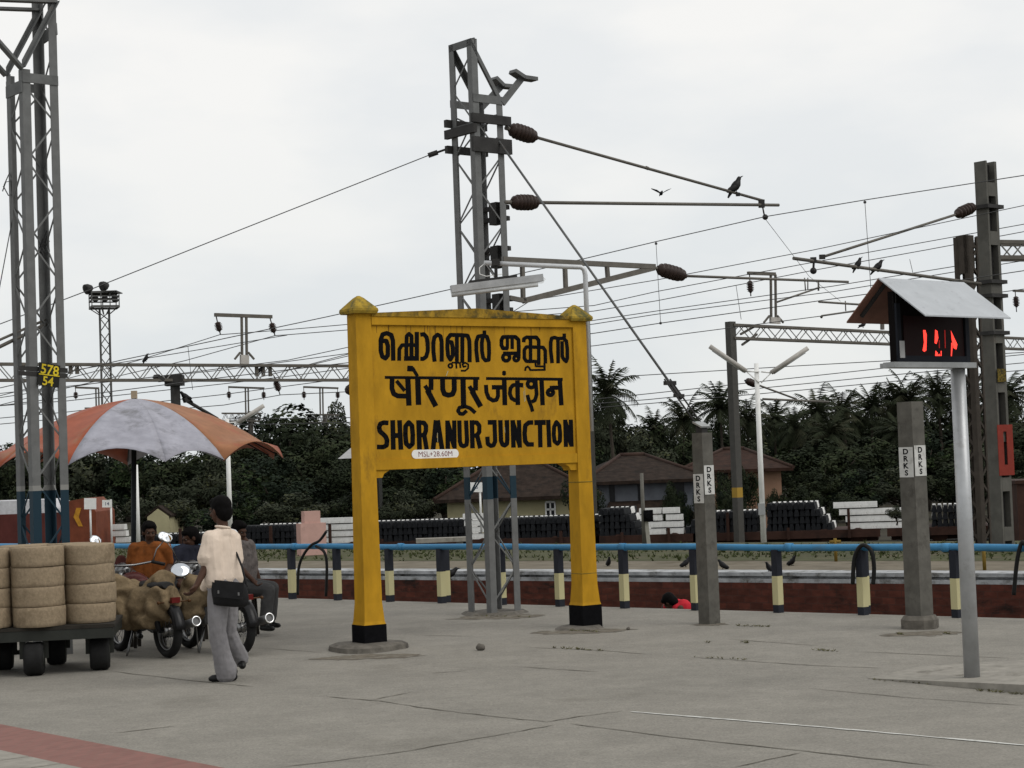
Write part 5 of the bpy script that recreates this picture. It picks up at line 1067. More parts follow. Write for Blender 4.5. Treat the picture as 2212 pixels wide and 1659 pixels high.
m = MB(); m.limb([(hips + lat * .06 + UP * .03, .118), (hR, .112)]); m.limb([(hips - lat * .06 + UP * .03, .118), (hL, .116)])
m.limb([(hL, .116), (W(470, 1330, -.11), .100), (kL, .088), (W(478, 1408, -.07), .092), (W(488, 1444, -.02), .112)]); m.limb([(W(488, 1444, -.02), .112), (W(489, 1453, -.02), .105)])
m.limb([(hR, .112), (W(493, 1335, .12), .098), (kR, .082), (W(507, 1398, .24), .084), (aR, .096)])
for v in m.v: v += noise.noise_vector(v * 7) * .010
tr_ = remesh(m.build('trousers', tr_m, man), .010, 3); md = tr_.modifiers.new('folds', 'DISPLACE'); md.texture = tex; md.strength = .016; md.texture_coords = 'LOCAL'
shoe = M('black shoe', (.010, .010, .010), .4)
def shoe_mesh(heel, toe, r=.042):
    m = MB(); d = (toe - heel); m.limb([(heel, r * .95), (heel + d * .5, r), (toe - d * .12, r * .9), (toe, r * .6)])
    m.limb([(heel + UP * .05, r), (heel + d * .4 + UP * .03, r * .95)]); return m
zf0 = Vector((0, 0, .0))
hl = up(W(505, 1462, -.0), .042); to = up(W(455, 1463, -.03), .032); m = shoe_mesh(hl, to)
for v in m.v: v.z = max(v.z, .003)
remesh(m.build('shoe', shoe, man), .008, 1)
hl = W(507, 1424, .36); to = W(512, 1437, .22); to.z = max(to.z, .04); remesh(shoe_mesh(W(520, 1426, .40), W(524, 1439, .22)).build('shoe', shoe, man), .008, 1)
bagm = M('black bag', (.010, .010, .011), .7, 0, .3, 14); bc = W(497, 1284, -.21)
bag = thing('shoulder_bag', 'big black shoulder bag hanging at the walking man\'s hip', 'bag', up(bc, bc.z - .14))
bx = Vector((.97, -.10, -.12)).normalized(); bw_ = 80 / 4000 * Yw / 2
m = MB(); m.ball(bc, (bw_, .075, .118), 24, 16, Matrix((bx, Vector((.1, .99, 0)), Vector((.12, 0, .99)))).transposed())
for v in m.v:
    o = v - bc; a_, b_ = o.dot(bx), o.z; sx_ = a_ / bw_; sz_ = b_ / .118; rr = max(abs(sx_), abs(sz_)); r2 = math.hypot(sx_, sz_)
    if r2 > .2: k = 1 + (r2 / max(rr, .01) - 1) * .75; v.x = bc.x + o.x * k; v.z = bc.z + o.z * k
m.build('bag_body', bagm, bag)
m = MB(); m.bar(bc + bx * -bw_ * .8 + UP * .05 + Vector((0, -.085, 0)), bc + bx * bw_ * .8 + UP * .05 + Vector((0, -.085, 0)), .008, .16); m.build('flap', bagm, bag)
m = MB(); m.path([bc + bx * bw_ * .92 + UP * .09, W(523, 1225, -.05), W(511, 1195, .03), W(503, 1172, .07), W(497, 1156, .11), W(485, 1150, .08), W(470, 1168, .08)], .011, 6); m.path([bc - bx * bw_ * .9 + UP * .09, W(452, 1243, -.13), W(450, 1236, -.05)], .011, 6); m.build('strap', bagm, bag)
m = MB(); [m.box(bc + bx * bw_ * k + UP * .02 + Vector((0, -.09, 0)), (.016, .01, .03)) for k in (-.55, .55)]; m.build('buckle', chrome, bag)

def sitter(label, Y, hd, fc, shoulders, hipc, elbows, hands, knees, ankles, shirt, trouser, tilt=UP, w=.16, s=1.):
    Pq = lambda p: P(p[0], p[1], Y + (p[2] if len(p) > 2 else 0)); hp = Pq(hipc); g0 = up(hp, 0); t = thing('person', label, 'person', g0); h = Pq(hd)
    m = MB(); q, rot = head(m, h, Vector(fc), tilt, s); a_, b_ = Pq(shoulders[0]), Pq(shoulders[1]); n0 = (a_ + b_) / 2 + UP * .05
    m.limb([(h - UP * .05, .052), (n0, .055), (hp, .10)]); sides = []
    for S_, E_, H_ in ((a_, Pq(elbows[0]), Pq(hands[0])), (b_, Pq(elbows[1]), Pq(hands[1]))):
        m.limb([(S_, .05), (E_, .04), (H_, .028)]); hand(m, H_, H_ - E_, (b_ - a_) if S_ is a_ else (a_ - b_), 1, .7)
    lr = (b_ - a_).normalized()
    for i, (K_, A_) in enumerate(((Pq(knees[0]), Pq(ankles[0])), (Pq(knees[1]), Pq(ankles[1])))): m.limb([(hp + lr * (-.09, .09)[i], .085), (K_, .058), (A_, .04)])
    bo = remesh(m.build('body', skin, t), .008, 2); face_bits(q, s, bo); hair(q, rot, s * 1.02, t)
    m = MB()
    for k in (-.1, 0, .1): m.limb([(n0 + lr * k * .8 - UP * .03, .068), ((n0 + hp) / 2 + lr * k * 1.1, .108), (hp + lr * k * 1.1 + UP * .02, .112)])
    for S_, E_ in ((a_, Pq(elbows[0])), (b_, Pq(elbows[1]))): m.limb([(n0 - UP * .02, .065), (S_, .068), (S_.lerp(E_, .75), .062)])
    for v in m.v: v += noise.noise_vector(v * 9) * .008
    so = remesh(m.build('shirt', shirt, t), .011, 2); md = so.modifiers.new('folds', 'DISPLACE'); md.texture = tex; md.strength = .016; md.texture_coords = 'LOCAL'
    m = MB()
    for i in (0, 1): K_, A_ = Pq(knees[i]), Pq(ankles[i]); m.limb([(hp + lr * (-.09, .09)[i], .115), (K_, .085), (K_.lerp(A_, .88), .075)])
    m.limb([(hp - lr * .09, .115), (hp + lr * .09, .115)])
    to_ = remesh(m.build('trousers', trouser, t), .012, 3); md = to_.modifiers.new('folds', 'DISPLACE'); md.texture = tex; md.strength = .014; md.texture_coords = 'LOCAL'
    f = Vector(fc); f.z = 0; f.normalize()
    for i in (0, 1):
        A_ = Pq(ankles[i]); z0 = max(A_.z - .055, .025); remesh(shoe_mesh(up(A_ - f * .05, z0), up(A_ + f * .15, z0 - .004), .036).build('sandal', shoe, t), .011, 1)
    return t
brown_sh = M('orange brown shirt', (.20, .062, .014), .9, 0, .25, 9, 0, (.09, .035, .012), .08, 4); dark_tr = M('dark trousers', (.035, .035, .036), .9, 0, .2, 8); navy = M('navy shirt', (.018, .020, .032), .9, 0, .2, 8); grey_sh = M('grey checked shirt', (.13, .115, .11), .9, 0, .3, 16, 0, (.06, .055, .055), .1, 22)
sitter('man in an orange brown shirt sitting under the umbrella and facing the camera', 21.8, (323, 1150), (.35, -.94, -.15), ((290, 1184), (358, 1184)), (322, 1258, .05), ((281, 1222, .05), (366, 1220, .05)), ((292, 1255, -.25), (352, 1255, -.25)), ((300, 1268, -.42), (348, 1268, -.42)), ((300, 1362, -.35), (350, 1362, -.35)), brown_sh, dark_tr)
sitter('man in dark navy clothes sitting hunched between the mirrors and the walking man', 22.4, (412, 1162), (-.8, -.55, -.35), ((384, 1190, -.1), (432, 1188, .1)), (412, 1262, .05), ((376, 1222, -.2), (434, 1224, .05)), ((368, 1246, -.35), (400, 1252, -.3)), ((372, 1276, -.35), (395, 1276, -.3)), ((372, 1360, -.35), (398, 1360, -.3)), navy, dark_tr)
sitter('man in a grey checked shirt sitting sideways right of the walking man', 22.9, (517, 1148), (.75, -.6, -.25), ((518, 1181, -.08), (541, 1180, .1)), (526, 1266), ((514, 1222, -.15), (549, 1222, .1)), ((545, 1252, -.2), (560, 1254, .1)), ((580, 1274, -.22), (588, 1270, .0)), ((572, 1347, -.25), (585, 1340, .02)), grey_sh, M('charcoal trousers', (.055, .055, .056), .9, 0, .2, 10))
for px, py, Y, sy, lab in ((322, 1300, 21.85, 1275, 'low wooden stool under the orange shirted man'), (414, 1300, 22.45, 1280, 'low wooden stool under the man in navy clothes'), (526, 1300, 22.9, 1284, 'low wooden stool under the man in the grey checked shirt')):
    g = up(P(px, py, Y), 0); t = thing('stool', lab, 'stool', g); zs = ZT(g, sy)
    m = MB(); m.box(up(g, zs - .02), (.36, .3, .04)); m.build('seat', tw, t)
    for a_, b_ in ((-1, -1), (1, -1), (1, 1), (-1, 1)): m = MB(); m.bar(up(g + Vector((a_ * .15, b_ * .12, 0)), 0), up(g + Vector((a_ * .13, b_ * .1, 0)), zs - .04), .035, .035, (1, 0, 0)); m.build('leg', tw, t)
# squatting worker on the track in red
Yt = 26.6; Q = lambda x, y, d=0.: P(x, y, Yt + d); g = up(Q(1456, 1330), GZ); t = thing('person', 'worker in a red shirt bending down on the track beyond the platform edge', 'person', g)
m = MB(); h = Q(1447, 1301, -.05); q, rot = head(m, h, Vector((-.5, .45, -.75)), Vector((-.6, .3, .6)), 1.)
n0 = Q(1453, 1313, -.02); hp = up(Q(1474, 1330, .12), -.26)
m.limb([(h, .055), (n0, .055), (hp, .1)]); 
for sg in (-1, 1):
    S_ = n0 + Vector((.06, .1, -.02)) * 0 + Vector((.1, -.15, 0)) * sg; H_ = up(S_ + Vector((-.2, -.1, 0)), GZ + .12); m.limb([(S_, .048), ((S_ + H_) / 2 + Vector((.02, 0, 0)), .04), (H_, .028)]); hand(m, H_, Vector((-.2, 0, -1)), Vector((0, -sg, 0)))
    K_ = up(hp + Vector((-.3, -.12 * sg, 0)), -.36); A_ = up(hp + Vector((-.02, -.14 * sg, 0)), GZ + .07); m.limb([(hp, .09), (K_, .056), (A_, .04)])
bo = remesh(m.build('body', skin, t), .009, 2); face_bits(q, 1, bo); hair(q, rot, 1.02, t)
m = MB()
for k in (-.13, 0, .13): o = Vector((.55, -.83, 0)) * k; m.limb([(n0 + o * .8 - UP * .0, .075), ((n0 + hp) / 2 + o * 1.1 + UP * .06, .12), (hp + o, .11)])
remesh(m.build('shirt', M('red shirt', (.45, .018, .03), .85, 0, .15, 8), t), .014, 3)
m = MB()
for sg in (-1, 1): K_ = up(hp + Vector((-.3, -.12 * sg, 0)), -.36); A_ = up(hp + Vector((-.02, -.14 * sg, 0)), GZ + .07); m.limb([(hp, .115), (K_, .08), (K_.lerp(A_, .85), .07)])
remesh(m.build('trousers', dark_tr, t), .016, 3)

# ------------------------------------------------------------------ birds
crow_m = M('crow feathers', (.008, .008, .009), .5, 0, .3, 12)
def crow(loc, f, s, label, pitch=.5, flying=False, group='crows'):
    t = thing('crow', label, 'bird', (0, 0, 0), 0, group); m = MB(); c, sn_ = math.cos(pitch), math.sin(pitch); q = lambda x, z, y=0.: Vector((x * c - (z) * sn_, y, x * sn_ + z * c))
    m.path([q(-.26, -.05), q(-.19, -.03), q(-.13, -.01), q(-.06, 0), q(.0, .0), q(.06, .01), q(.10, .025), q(.13, .04), q(.155, .05), q(.18, .05), q(.195, .045)], [.016, .028, .045, .068, .082, .076, .056, .044, .042, .036, .016], 12)
    lo = min(v.z for v in m.v[24:]); zs = 0
    for v in m.v: v.y *= .85
    b = m.build('body', crow_m, t)
    m = MB(); m.path([q(.185, .047), q(.225, .04), q(.255, .028)], [.016, .010, .003], 8); m.build('beak', black, t)
    if flying:
        for sg in (-1, 1):
            m = MB(); m.add([(.06, sg * .03, .02), (.14, sg * .2, .12), (.05, sg * .42, .2), (-.03, sg * .40, .19), (-.06, sg * .2, .10), (-.08, sg * .03, .01)], [(0, 1, 2, 3, 4, 5)]); w = m.build('wing', crow_m, t); w.modifiers.new('t', 'SOLIDIFY').thickness = .012
    else:
        for sg in (-1, 1): m = MB(); m.ball(q(-.06, .005, sg * .05), (.13, .02, .05), 12, 8, Matrix.Rotation(-pitch + .2, 3, 'Y')); m.build('wing', crow_m, t)
        for sg in (-1, 1): m = MB(); m.tube((.0, sg * .028, -.04), (.012, sg * .03, -.118), .0075, None, 6); m.tube((-.01, sg * .03, -.117), (.045, sg * .03, -.117), .006, None, 5); m.build('leg', black, t)
    t.location = Vector(loc) + (Vector((0, 0, 0)) if flying else UP * .12 * s); t.rotation_euler = (0, 0, math.atan2(f[1], f[0])); t.scale = (s, s, s); return t
crow(A(1589, 418) + UP * .01, (1, .35), .82, 'black crow perched on the sloping top tube of the sign mast arm', .75)
crow(P(1428, 418, 60), (.2, -1), .8, 'bird gliding with raised wings between the two mast tubes', .05, True)
crow(C_(1853, 581) + UP * .0, (1, .2), .66, 'left one of two crows perched on the tube above the indicator', .8)
crow(C_(1896, 587) + UP * .0, (1, .2), .74, 'right one of two crows perched on the tube above the indicator', .6)
crow(PB(315, 781), (1, .1), .7, 'crow on top of the long portal beam left of the tee dropper', .9)
crow(PB(561, 806), (1, .1), .7, 'crow inside the long portal beam below the tee dropper', .7)
crow(QB(1864, 708), (1, .1), .75, 'crow on the right portal beam beside the indicator', .3)
crow(PB(401, 866), (-1, -.3), 1.0, 'dark bird on the bracket just above the umbrella', .5)
for px, py, f, lab in ((1481, 1225, (1, .1), 'crow walking on the far platform left of the small anchor post'), (1562, 1230, (-1, .2), 'crow half hidden right of the small anchor post'), (1662, 1236, (-.6, -.6), 'crow feeding at the whitewashed edge left of a pipe post'), (1711, 1222, (.5, -.6), 'crow standing on the far platform right of a pipe post'), (1315, 1223, (.2, -1), 'dark crow facing the camera right of the sign post')):
    crow(G(px, py), f, .62, lab, .6)
crow(P(972, 1252, 31.0), (1, .2), .8, 'small bird on the far platform left of the sign mast legs', .3)

# ------------------------------------------------------------------ wagons, sleepers
wag_m = M('rust brown wagon', (.042, .020, .014), .8, .1, .3, 3, .1, (.02, .012, .010), .08, 2)
slp_top = M('concrete sleeper', (.62, .62, .60), .85, 0, .10, 5, 0, (.42, .41, .38), .04, 4); slp_end = M('dark sleeper end', (.010, .011, .013), .8, 0, .4, 6)  # second material: near-black for sleeper ends and the adjoining tops
Aw, Bw = up(P(260, 1170, 61), GZ), up(P(2240, 1170, 54.5), GZ); wd = (Bw - Aw).normalized(); wn_ = Vector((-wd.y, wd.x, 0)); wl_ = (Bw - Aw).length
wz = -.36                                                               # wagon deck height
def WP(px, back=0.):                                                     # place along the wagon line seen at column px
    p = V(px, 1140, Aw, wd); return up(p, 0) + wn_ * back
spans = [(150, 640, 'left of the pink block'), (655, 1000, 'behind the left sign post'), (1005, 1285, 'behind the sign mast'), (1290, 1500, 'right of the sign'), (1505, 1905, 'behind the white lamp post'), (1912, 2300, 'behind the indicator pole')]
for x0_, x1_, ds in spans:
    a_, b_ = WP(x0_ + 4), WP(x1_ - 4); L_ = (b_ - a_).length; t = thing('flat_wagon', f'low rust brown flat wagon {ds}, loaded with sleepers', 'wagon', up((a_ + b_) / 2, GZ), math.atan2(wd.y, wd.x), 'flat wagons in the yard')
    d = (b_ - a_).normalized(); B0 = lambda s, w_, z: up(a_ + d * s + wn_ * w_, z)
    m = MB(); m.prism([B0(0, 0, wz - .06), B0(L_, 0, wz - .06), B0(L_, 2.6, wz - .06), B0(0, 2.6, wz - .06)], UP * .06); m.build('deck', wag_m, t)
    m = MB(); m.prism([B0(0, -.04, wz - .24), B0(L_, -.04, wz - .24), B0(L_, .06, wz - .24), B0(0, .06, wz - .24)], UP * .238); m.build('side_beam', wag_m, t); m = MB(); m.prism([B0(.1, .5, GZ + .1), B0(L_ - .1, .5, GZ + .1), B0(L_ - .1, 2.1, GZ + .1), B0(.1, 2.1, GZ + .1)], UP * .315); m.build('underframe', wag_m, t)
    n_s = max(2, int(L_ / 1.5))
    for i in range(n_s): m = MB(); s = (i + .5) * L_ / n_s; m.bar(B0(s, -.09, wz - .25), B0(s, -.09, wz + random.choice((.1, .2, .62))), .1, .08, d); m.build('stanchion', wag_m, t)
    for s in [L_ * k for k in ((.12, .3, .7, .88) if L_ > 4 else (.2, .8))]:
        m = MB(); m.lathe([(.05, -.06), (.24, -.05), (.26, -.02), (.26, .06), (.05, .07)], B0(s, .18, GZ + .26), 18, -wn_); m.build('wheel', wag_m, t)
def sleeper_proto(L_):
    m = MB(); w0, w1 = .074, .046; n = 6
    xs = [(-L_ / 2, .20), (-L_ / 2 + 1.25, .20), (-L_ / 2 + 1.33, .165), (L_ / 2 - .5, .165), (L_ / 2 - .42, .20), (L_ / 2, .20)]
    m.add([Vector((x, s_ * w, z)) for x, h in xs for (s_, w, z) in ((-1, w0, 0), (1, w0, 0), (1, w0 * .96, .06), (1, w1, h), (-1, w1, h), (-1, w0 * .96, .06))],
          [tuple(range(6)), tuple(range(30, 36))[::-1]] + [(k * 6 + i, k * 6 + 6 + i, k * 6 + 6 + (i + 1) % 6, k * 6 + (i + 1) % 6) for k in range(5) for i in range(6)])
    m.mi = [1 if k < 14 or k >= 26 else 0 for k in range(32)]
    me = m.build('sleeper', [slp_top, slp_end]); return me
sp = sleeper_proto(2.5); sp_used = [False]
mb_ = MB(); mb_.add([Vector((x, y * w, z)) for x in (-1.25, 1.25) for (y, w, z) in ((-1, .12, 0), (1, .12, 0), (1, .115, .06), (1, .095, .175), (-1, .095, .175), (-1, .115, .06))], [tuple(range(6)), tuple(range(6, 12))[::-1]] + [(i, 6 + i, 6 + (i + 1) % 6, (i + 1) % 6) for i in range(6)])
sp2 = mb_.build('sleeper', slp_top); sp2_used = [False]
def put_sleeper(loc, rz, label, grp, lw=1.):
    src_, us = (sp2, sp2_used) if 'sideways' in label else (sp, sp_used)
    o = src_ if not us[0] else src_.copy()
    if us[0]: COL.objects.link(o)
    us[0] = True; o.location = loc; o.rotation_euler = (0, 0, rz); o.scale = (lw, 1, 1); tag(o, label, 'sleeper', grp)
end_rz = math.atan2(wn_.y, wn_.x); side_rz = math.atan2(wd.y, wd.x); random.seed(31)
lnm = ['bottom', 'second', 'third', 'top', 'fifth']
dark = [(285, 482, 2, 'left of the walking man', 0), (508, 640, 3, 'left of the pink block', 0), (770, 1006, 3, 'under the sign\'s left half', 0), (1066, 1286, 3, 'under the sign\'s right half', 1), (1292, 1392, 4, 'right of the sign', 1), (1478, 1515, 4, 'left of the small anchor post', -1), (1517, 1642, 3, 'left of the lamp post', 0), (1655, 1800, 4, 'right of the lamp post', 2), (2012, 2118, 3, 'behind the indicator pole', 0)]
for xa, xb, nl, ds, st in dark:
    a_, b_ = WP(xa), WP(xb); L_ = (b_ - a_).length; n = max(2, int(L_ / .165)); 
    for k in range(nl):
        nn = n - (k if st else 0) if nl > 3 else n
        for i in range(nn):
            j = i + (k if st < 0 and nl > 3 else 0); p = up(a_ + wd * (.09 + .165 * j + random.uniform(-.008, .008)) + wn_ * (1.36 + random.uniform(-.05, .05)), wz + .003 + k * .212)
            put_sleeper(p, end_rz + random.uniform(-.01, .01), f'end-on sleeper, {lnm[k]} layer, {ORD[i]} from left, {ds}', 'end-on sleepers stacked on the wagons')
whites = [(246, 276, 4, 'left of the umbrella pole', .55), (698, 768, 4, 'right of the pink block', 1), (1010, 1062, 4, 'between the legs of the sign mast', 1), (1392, 1440, 4, 'just right of the signal post', 1), (1442, 1478, 4, 'beside the small anchor post', .7), (1800, 1895, 4, 'left of the thick anchor post', 1.25), (1898, 1962, 3, 'behind the thick anchor post', 1), (484, 506, 3, 'behind the walking man', .45)]
for xa, xb, nl, ds, lw in whites:
    a_, b_ = WP(xa, .15), WP(xb, .15); ln = (b_ - a_).length
    for k in range(nl):
        c = (a_ + b_) / 2 + wd * (random.uniform(-.05, .05) + (.16 * (nl - 1 - k) if xa == 1800 else -.05 * k))
        put_sleeper(up(c + wn_ * .1, wz + .003 + k * .212), side_rz + random.uniform(-.015, .015), f'pale sleeper lying sideways, {lnm[k]} layer, stack {ds}', 'sideways sleepers stacked on the wagons', ln / 2.5)
# maroon wagon at the left
a_, b_ = up(P(-60, 1170, 60), GZ), up(P(209, 1170, 60), GZ); t = thing('maroon_wagon', 'maroon railway wagon with a pale roof band and an orange end with a yellow chevron', 'railway wagon', (a_ + b_) / 2)
mar = M('maroon paint', (.085, .022, .018), .7, 0, .25, 2, 0, (.05, .015, .012), .06, 1.5); org = M('orange red paint', (.15, .042, .02), .7, 0, .25, 3, 0, (.12, .03, .016), .07, 2)
zt_, zb_ = ZT(b_, 1104), ZT(b_, 1075); xm = P(140, 1140, 60).x
m = MB(); m.prism([up(a_, GZ + .35), up(Vector((xm, a_.y, 0)), GZ + .35), up(Vector((xm, a_.y + 2.8, 0)), GZ + .35), up(a_ + Vector((0, 2.8, 0)), GZ + .35)], UP * (zt_ - GZ - .35)); m.build('body', mar, t)
m = MB(); m.prism([up(a_ + Vector((0, .02, 0)), zt_ + .001), up(Vector((xm - .05, a_.y + .02, 0)), zt_ + .001), up(Vector((xm - .6, a_.y + .02, 0)), zb_), up(a_ + Vector((0, .02, 0)), zb_)], (0, 2.7, 0)); m.build('roof', M('pale roof paint', (.50, .50, .52), .7), t)
m = MB(); m.prism([up(Vector((xm + .003, b_.y - .02, 0)), GZ + .35), up(b_ - Vector((0, .02, 0)), GZ + .35), up(b_ - Vector((0, .02, 0)), zt_ - .02), up(b_ - Vector((.35, .02, 0)), zb_), up(Vector((xm + .003, b_.y - .02, 0)), zb_ - .1)], (0, 2.8, 0)); e_ = m.build('end_cab', org, t)
m = MB(); F = lambda x, y: V(x, y, b_ - Vector((0, .03, 0)), Vector((1, 0, 0)))
for s in (((172, 1097), (165, 1117), (176, 1137)),): m.prism([F(s[0][0] - 7, s[0][1]), F(s[1][0] - 6, s[1][1]), F(s[2][0] - 6, s[2][1]), F(s[2][0] + 3, s[2][1]), F(s[1][0] + 5, s[1][1]), F(s[0][0] + 4, s[0][1])][::-1], (0, -.012, 0))
m.build('chevron', M('chevron yellow', (.42, .20, .02), .7, 0, .3, 8), e_)
for x in (-2.6, -1.6, 1.0, 1.7): m = MB(); m.lathe([(.05, -.05), (.3, -.04), (.34, .0), (.34, .06), (.05, .07)], up((a_ + b_) / 2 + Vector((x, .2, 0)), GZ + .34), 18, (0, -1, 0)); m.build('wheel', wag_m, t)
m = MB(); m.box(P(2215, 1120, 52.5) + Vector((.9, 1.2, 0)), (2.2, 2.4, 2.0)); m.box(P(2215, 1120, 52.5) + Vector((.9, 1.2, 1.03)), (2.3, 2.5, .1)); single(m, 'goods_wagon', wag_m, 'dark brown closed goods wagon cut by the right edge', 'wagon', up(P(2250, 1170, 52.5), GZ))

# ------------------------------------------------------------------ houses
tilem = M('roof tiles', (.026, .018, .014), .95, 0, .5, 4, .5, (.012, .010, .009), .1, 2.5, spec=.1); tile2 = M('red roof tiles', (.036, .019, .014), .95, 0, .5, 4, .5, (.016, .012, .010), .1, 2, spec=.1)
def house(label, x0, x1, Y, yaw, eave, ridge, wallc, roofm, dep, hip=True, ins=0., wins=(), frames=True):
    g = up(P((x0 + x1) / 2, 1150, Y), GZ); w = (x1 - x0) / 4000 * Y; rt = Matrix.Rotation(yaw, 3, 'Z'); ze, zr = ZT(g, eave), ZT(g, ridge); t = thing('house', label, 'house', g, yaw)
    q = lambda x, y, z: up(g + rt @ Vector((x, y, 0)), z); ov = .45; hw = w / 2 - ov - ins
    m = MB(); m.prism([q(-hw, ov, GZ), q(hw, ov, GZ), q(hw, dep - ov, GZ), q(-hw, dep - ov, GZ)], UP * (ze - GZ + .05)); wl = m.build('wall', wallc, t)
    m = MB(); h2 = w / 2; k = min(dep / 2, h2 * .8) if hip else 0
    rp = [q(-h2, 0, ze), q(h2, 0, ze), q(h2, dep, ze), q(-h2, dep, ze), q(-h2 + k, dep / 2, zr), q(h2 - k, dep / 2, zr)]
    m.add(rp + [p - UP * .12 for p in rp[:4]], [(0, 1, 5, 4), (2, 3, 4, 5), (1, 2, 5), (3, 0, 4), (0, 6, 7, 1), (1, 7, 8, 2), (2, 8, 9, 3), (3, 9, 6, 0), (6, 9, 8, 7)]); rf = m.build('roof', roofm, t)
    m = MB(); m.tube(rp[4] + UP * .02, rp[5] + UP * .02, .09, None, 8)
    if hip: [m.tube(rp[a_] + UP * .02, rp[b_] + UP * .02, .07, None, 8) for a_, b_ in ((0, 4), (1, 5))]
    m.build('ridge_tile', M('ridge tiles', (.042, .024, .018), .9, 0, .25, 3), rf)
    for (u0, u1, z0, z1) in wins:
        a_, b_ = q(-hw + 2 * hw * u0, ov - .015, ze + z0), q(-hw + 2 * hw * u1, ov - .015, ze + z1); ww = (b_ - a_); m = MB(); X_ = rt @ Vector((1, 0, 0)); wdt = (b_ - a_).dot(X_); hgt = z1 - z0
        m.prism([a_, a_ + X_ * wdt, b_, a_ + UP * hgt], rt @ Vector((0, -.02, 0))); wo = m.build('window', M('dark window', (.012, .013, .015), .3), t)
        if not frames: continue
        m = MB()
        for s in (0, .5, 1): m.bar(a_ + X_ * wdt * s + rt @ Vector((0, -.04, 0)), a_ + X_ * wdt * s + UP * hgt + rt @ Vector((0, -.04, 0)), .07, .05, X_)
        for s in (0, .5, 1): m.bar(a_ + UP * hgt * s + rt @ Vector((0, -.05, 0)), a_ + X_ * wdt + UP * hgt * s + rt @ Vector((0, -.05, 0)), .05, .07)
        m.build('window_frame', white, wo)
    return t, q, ze, zr
cream = M('cream wall', (.36, .33, .20), .9, 0, .12, 2, 0, (.33, .30, .2), .05, 1.5); greyw = M('grey blue wall', (.13, .14, .16), .9, 0, .2, 2, 0, (.12, .12, .14), .06, 1.4); peach = M('peach wall', (.30, .18, .12), .9, 0, .15, 2, 0, (.12, .08, .055), .10, .5)  # second peach colour paints the unlit parts of that wall as dark blotches
house('cream walled house with a brown tiled roof seen through the sign', 940, 1300, 66, 0, 1074, 990, cream, tilem, 7, True, 0, ((.70, .765, -.75, -.22),))
t, q, ze, zr = house('grey walled house with a hipped tile roof right of the sign', 1262, 1545, 68, R(4), 1037, 982, greyw, tilem, 8, True, 0, ((.15, .20, -1.0, -.1), (.42, .47, -1.0, -.1), (.72, .86, -1.2, -.1)), False)
m = MB(); r_ = [q(-2.0, -1.3, ze - 1.55), q(1.9, -1.3, ze - 1.55), q(.9, .42, ze - .85), q(-1.4, .42, ze - .85)]; m.prism(r_, UP * .1); m.build('porch_roof', tilem, t)
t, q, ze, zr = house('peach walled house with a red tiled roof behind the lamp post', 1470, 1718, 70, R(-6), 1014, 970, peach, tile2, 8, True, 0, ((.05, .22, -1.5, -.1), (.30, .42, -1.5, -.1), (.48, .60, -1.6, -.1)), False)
g = up(P(342, 1140, 72), GZ); t = thing('shed', 'small pale gabled shed peeping above the sleepers under the umbrella', 'shed', g); ax_ = lambda x, z: Vector((g.x + x, g.y, z)); z0, z1 = ZT(g, 1116), ZT(g, 1097)
m = MB(); m.prism([ax_(-.42, GZ), ax_(.42, GZ), ax_(.42, z0), ax_(0, z1 - .03), ax_(-.42, z0)], (0, 3, 0)); m.build('wall', cream, t)
m = MB(); m.prism([ax_(-.5, z0 - .02), ax_(0, z1), ax_(.5, z0 - .02), ax_(.5, z0 + .05), ax_(0, z1 + .08), ax_(-.5, z0 + .05)], (0, 3.1, 0)); m.build('roof', tilem, t)
g = up(P(762, 1100, 70), GZ); t = thing('shed', 'grey roofed hut just left of the sign post', 'shed', g); z0, z1 = ZT(g, 990), ZT(g, 967); ax_ = lambda x, y, z: Vector((g.x + x, g.y + y, z))
m = MB(); m.prism([ax_(.1, .2, GZ), ax_(1.0, .2, GZ), ax_(1.0, 2, GZ), ax_(.1, 2, GZ)], UP * (z0 - GZ)); m.build('wall', M('dim wall', (.02, .02, .017), .9), t)
m = MB(); m.add([ax_(-.5, 0, z0), ax_(1.3, 0, z0), ax_(1.3, 2.2, z0), ax_(-.5, 2.2, z0), ax_(-.1, 1.1, z1), ax_(1.1, 1.1, z1)], [(0, 1, 5, 4), (2, 3, 4, 5), (1, 2, 5), (3, 0, 4), (0, 3, 2, 1)]); m.build('roof', M('grey sheet roof', (.33, .33, .33), .6, .2), t)

